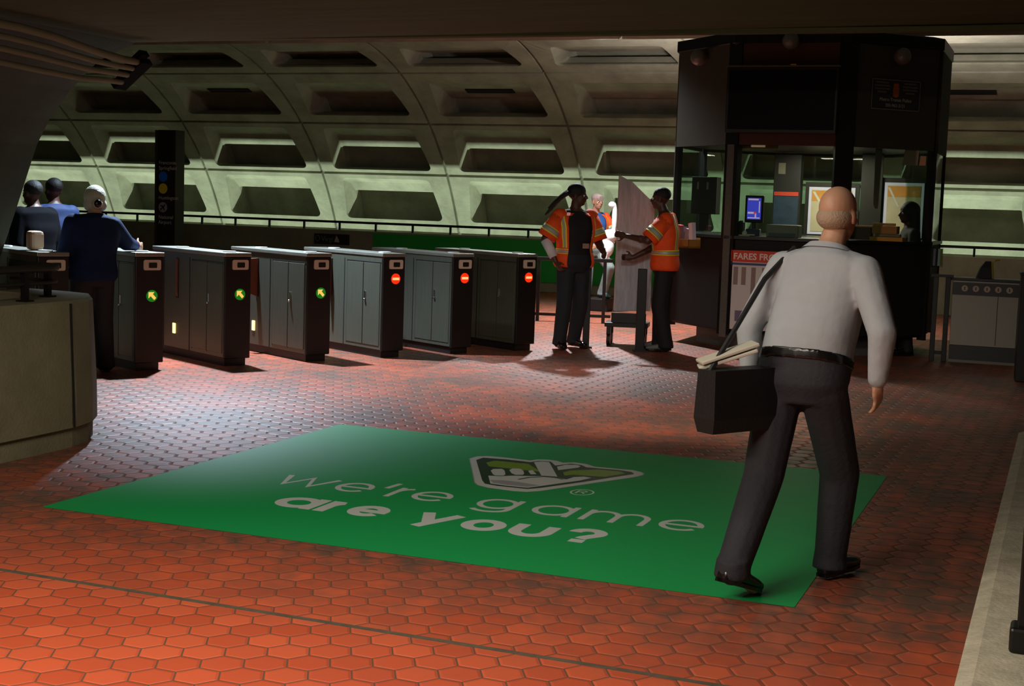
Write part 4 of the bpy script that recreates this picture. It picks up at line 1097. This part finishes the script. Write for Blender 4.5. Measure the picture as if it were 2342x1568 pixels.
# --- worker steadying the board, seen from the side
J = stand(1.03, shoulder=(0, .01, 1.43), neck=(0, .04, 1.51), head=(0, .075, 1.65), el_l=(-.24, .18, 1.20), wr_l=(-.16, .42, 1.24), hand_l=(-.15, .52, 1.26), el_r=(.25, .10, 1.14), wr_r=(.17, .36, 1.0), hand_r=(.15, .46, 1.0),
          an_l=(-.11, -.05, .085), toe_l=(-.13, .13, .035), an_r=(.12, .03, .085), toe_r=(.14, .21, .035))
F3 = Figure('person', (-4.20, 15.40, 0), 192, J, 'short-haired worker in closed orange vest steadying the tall board beside the kiosk', 'workers in orange vests', 1.10, SKIN_D, look=-8)
F3.body(.009, (.7, .7)); F3.top(BLK_CLOTH, 'tee_shirt', 1.08, .9, 4.8, 'short'); F3.trousers(BLK_CLOTH, 1.14, 1.6, .085, knee=1.25); F3.shoes(SNEAK)
F3.vest(14, 1.28, .50, band_t=1.85, arms=1.06)
v = MB(); v.ball(F3.hp((0, -.018, .048)), (.081, .102, .082), 18, F3.headrot.to_3x3()); v.blob('hair', HAIR, F3.root, .008, 2)

# --- worker in the background, brightly lit
J = stand(1.0, head=(.0, .05, 1.66), el_l=(-.29, .04, 1.17), wr_l=(-.20, .27, 1.10), hand_l=(-.16, .36, 1.10), el_r=(.27, -.02, 1.15), wr_r=(.20, .16, 1.0), hand_r=(.17, .25, .98),
          kn_l=(-.13, .28, .66), an_l=(-.10, .14, .27), toe_l=(-.10, .30, .22), kn_r=(.10, .02, .49), an_r=(.11, -.02, .085), toe_r=(.14, .15, .035))
F4 = Figure('person', (-6.82, 20.85, 0), 318, J, 'brightly lit worker in orange vest and grey trousers in the background', 'workers in orange vests', 1.04, SKIN_L, look=6)
F4.body(.010); F4.top(BLUESHIRT, 'tee_shirt', 1.07, .9, 4.8, 'short'); F4.trousers(GREY_CLOTH, 1.1, 1.6, .075); F4.shoes(mat('teal_boot', (70, 110, 110), .6))
F4.vest(40, 1.2, 1.0)
v = MB(); v.ball(F4.hp((0, -.012, .055)), (.080, .102, .074), 16, F4.headrot.to_3x3()); v.cyl(F4.hp((0, .10, .045)), F4.hp((0, .05, .055)), .05, .06, 16); v.blob('cap', mat('pale_cap', (190, 168, 160), .7), F4.root, .008, 2)
v = MB(); v.box((-6.65, 20.72, .10), (.34, .30, .20), bev=.02); tag(v.build('step_box', BLACKM), 'low black step box under the foot of the background worker', 'box')
v = MB()
for c_, r_ in (((-6.41, 20.25, 1.02), (.10, .10, .18)), ((-6.39, 20.25, 1.16), (.12, .11, .10)), ((-6.45, 20.22, .86), (.06, .07, .12)), ((-6.33, 20.28, 1.42), (.04, .05, .24)), ((-6.37, 20.26, 1.62), (.06, .05, .05))):
    v.ball(c_, r_, 14)
tag(v.blob('plastic_sheet', WHITE, None, .014, 2), 'crumpled bright white plastic sheet carried by the background worker', 'sheet')

# --- woman leaning on the second gate
J = stand(.915, waist=(.02, .01, 1.10), chest=(.02, .02, 1.28), shoulder=(.02, .0, 1.43), neck=(.02, .03, 1.51), head=(.03, .05, 1.645), sh_r=(.20, .02, 1.40), el_r=(.36, .10, 1.24), wr_r=(.50, .22, 1.205), hand_r=(.58, .28, 1.20), el_l=(-.25, .06, 1.14), wr_l=(-.18, .26, 1.02), hand_l=(-.16, .35, 1.02))
F5 = Figure('person', (-7.93, 10.22, 0), 146, J, 'woman with grey hair in a bun and dark jacket passing through the fare gates', girth=1.16, skin=SKIN_L, look=-6)
F5.body(.010); F5.top(mat('dark_blue_jacket', (20, 34, 66), .85, spec=.2, noise=.2, nscale=14), 'jacket', 1.12, .5, 4.85, 'long', .012, 1.1); F5.trousers(BLK_CLOTH, 1.1, 1.5, .08); F5.shoes(SHOE)
v = MB(); v.ball(F5.hp((0, -.020, .028)), (.094, .112, .104), 18, F5.headrot.to_3x3()); v.ball(F5.hp((0, -.11, -.03)), .048, 14); v.ball(F5.hp((.05, -.03, -.04)), (.05, .07, .06), 12); v.ball(F5.hp((-.05, -.03, -.04)), (.05, .07, .06), 12); v.blob('hair', GREYHAIR, F5.root, .009, 2)
v = MB(); v.ball(F5.hp((0, -.145, -.03)), (.035, .018, .035), 12); v.build('hair_clip_or_glint', SHOE, F5.root, True)
# --- two people further along, half hidden by the pier
F6 = Figure('person', (-9.68, 11.86, 0), 150, stand(.95, el_r=(.30, .10, 1.15), wr_r=(.26, .34, 1.06), hand_r=(.25, .44, 1.06)), 'person in a blue jacket beyond the leftmost gates, left of the woman', girth=1.1, skin=SKIN_D, look=10)
F6.body(.011); F6.top(BLUE_CLOTH, 'jacket', 1.14, .6, 4.8, 'long', .012, 1.1); F6.trousers(BLK_CLOTH); F6.shoes(SHOE)
v = MB(); v.ball(F6.hp((0, -.018, .045)), (.083, .104, .086), 16, F6.headrot.to_3x3()); v.blob('hair', HAIR, F6.root, .009, 2)
v = MB(); v.box((-8.36, 9.99, 1.14), (.15, .12, .165), rz=R(151), bev=.03); tag(v.build('tan_bag', mat('tan_bag', (190, 160, 130), .7)), 'tan bag resting on the leftmost gate beside the person in blue', 'bag')
F7 = Figure('person', (-9.38, 11.2, 0), 170, stand(.93), 'person in a black coat half hidden behind the concrete pier', girth=1.2, skin=SKIN_D)
F7.body(.011); F7.top(NAVY, 'coat', 1.2, .1, 4.85, 'long', .012, 1.15); F7.trousers(BLK_CLOTH); F7.shoes(SHOE)
v = MB(); v.ball(F7.hp((0, -.018, .045)), (.083, .104, .086), 16, F7.headrot.to_3x3()); v.blob('hair', HAIR, F7.root, .009, 2)
# --- attendant inside the kiosk
J = stand(.985, wr_l=(-.15, .20, 1.08), el_l=(-.24, .02, 1.12), wr_r=(.15, .20, 1.08), el_r=(.24, .02, 1.12))
F8 = Figure('person', (-1.72, 16.85, .0), 200, J, 'kiosk attendant with long black hair behind the right window', girth=1.0, skin=SKIN_D, look=10)
F8.body(.010); F8.top(BLK_CLOTH, 'jumper', 1.1, .8, 4.85, 'long'); F8.trousers(BLK_CLOTH); F8.shoes(SHOE)
v = MB(); v.ball(F8.hp((0, -.024, .036)), (.098, .118, .104), 18, F8.headrot.to_3x3())
for q in (-1, 0, 1): v.cone(F8.hp((q * .06, -.05, .0)), .066, F8.hp((q * .085, -.06, -.24)), .058, 12)
v.blob('hair', HAIR, F8.root, .010, 2)
v = MB(); v.ball(F8.hp((.085, .02, .09)), .014, 10); v.build('hair_clip_or_glint', mat('gold_glint', (240, 190, 90), .3, metal=.6), F8.root, True)  # gold ball standing in for a glint on the hair
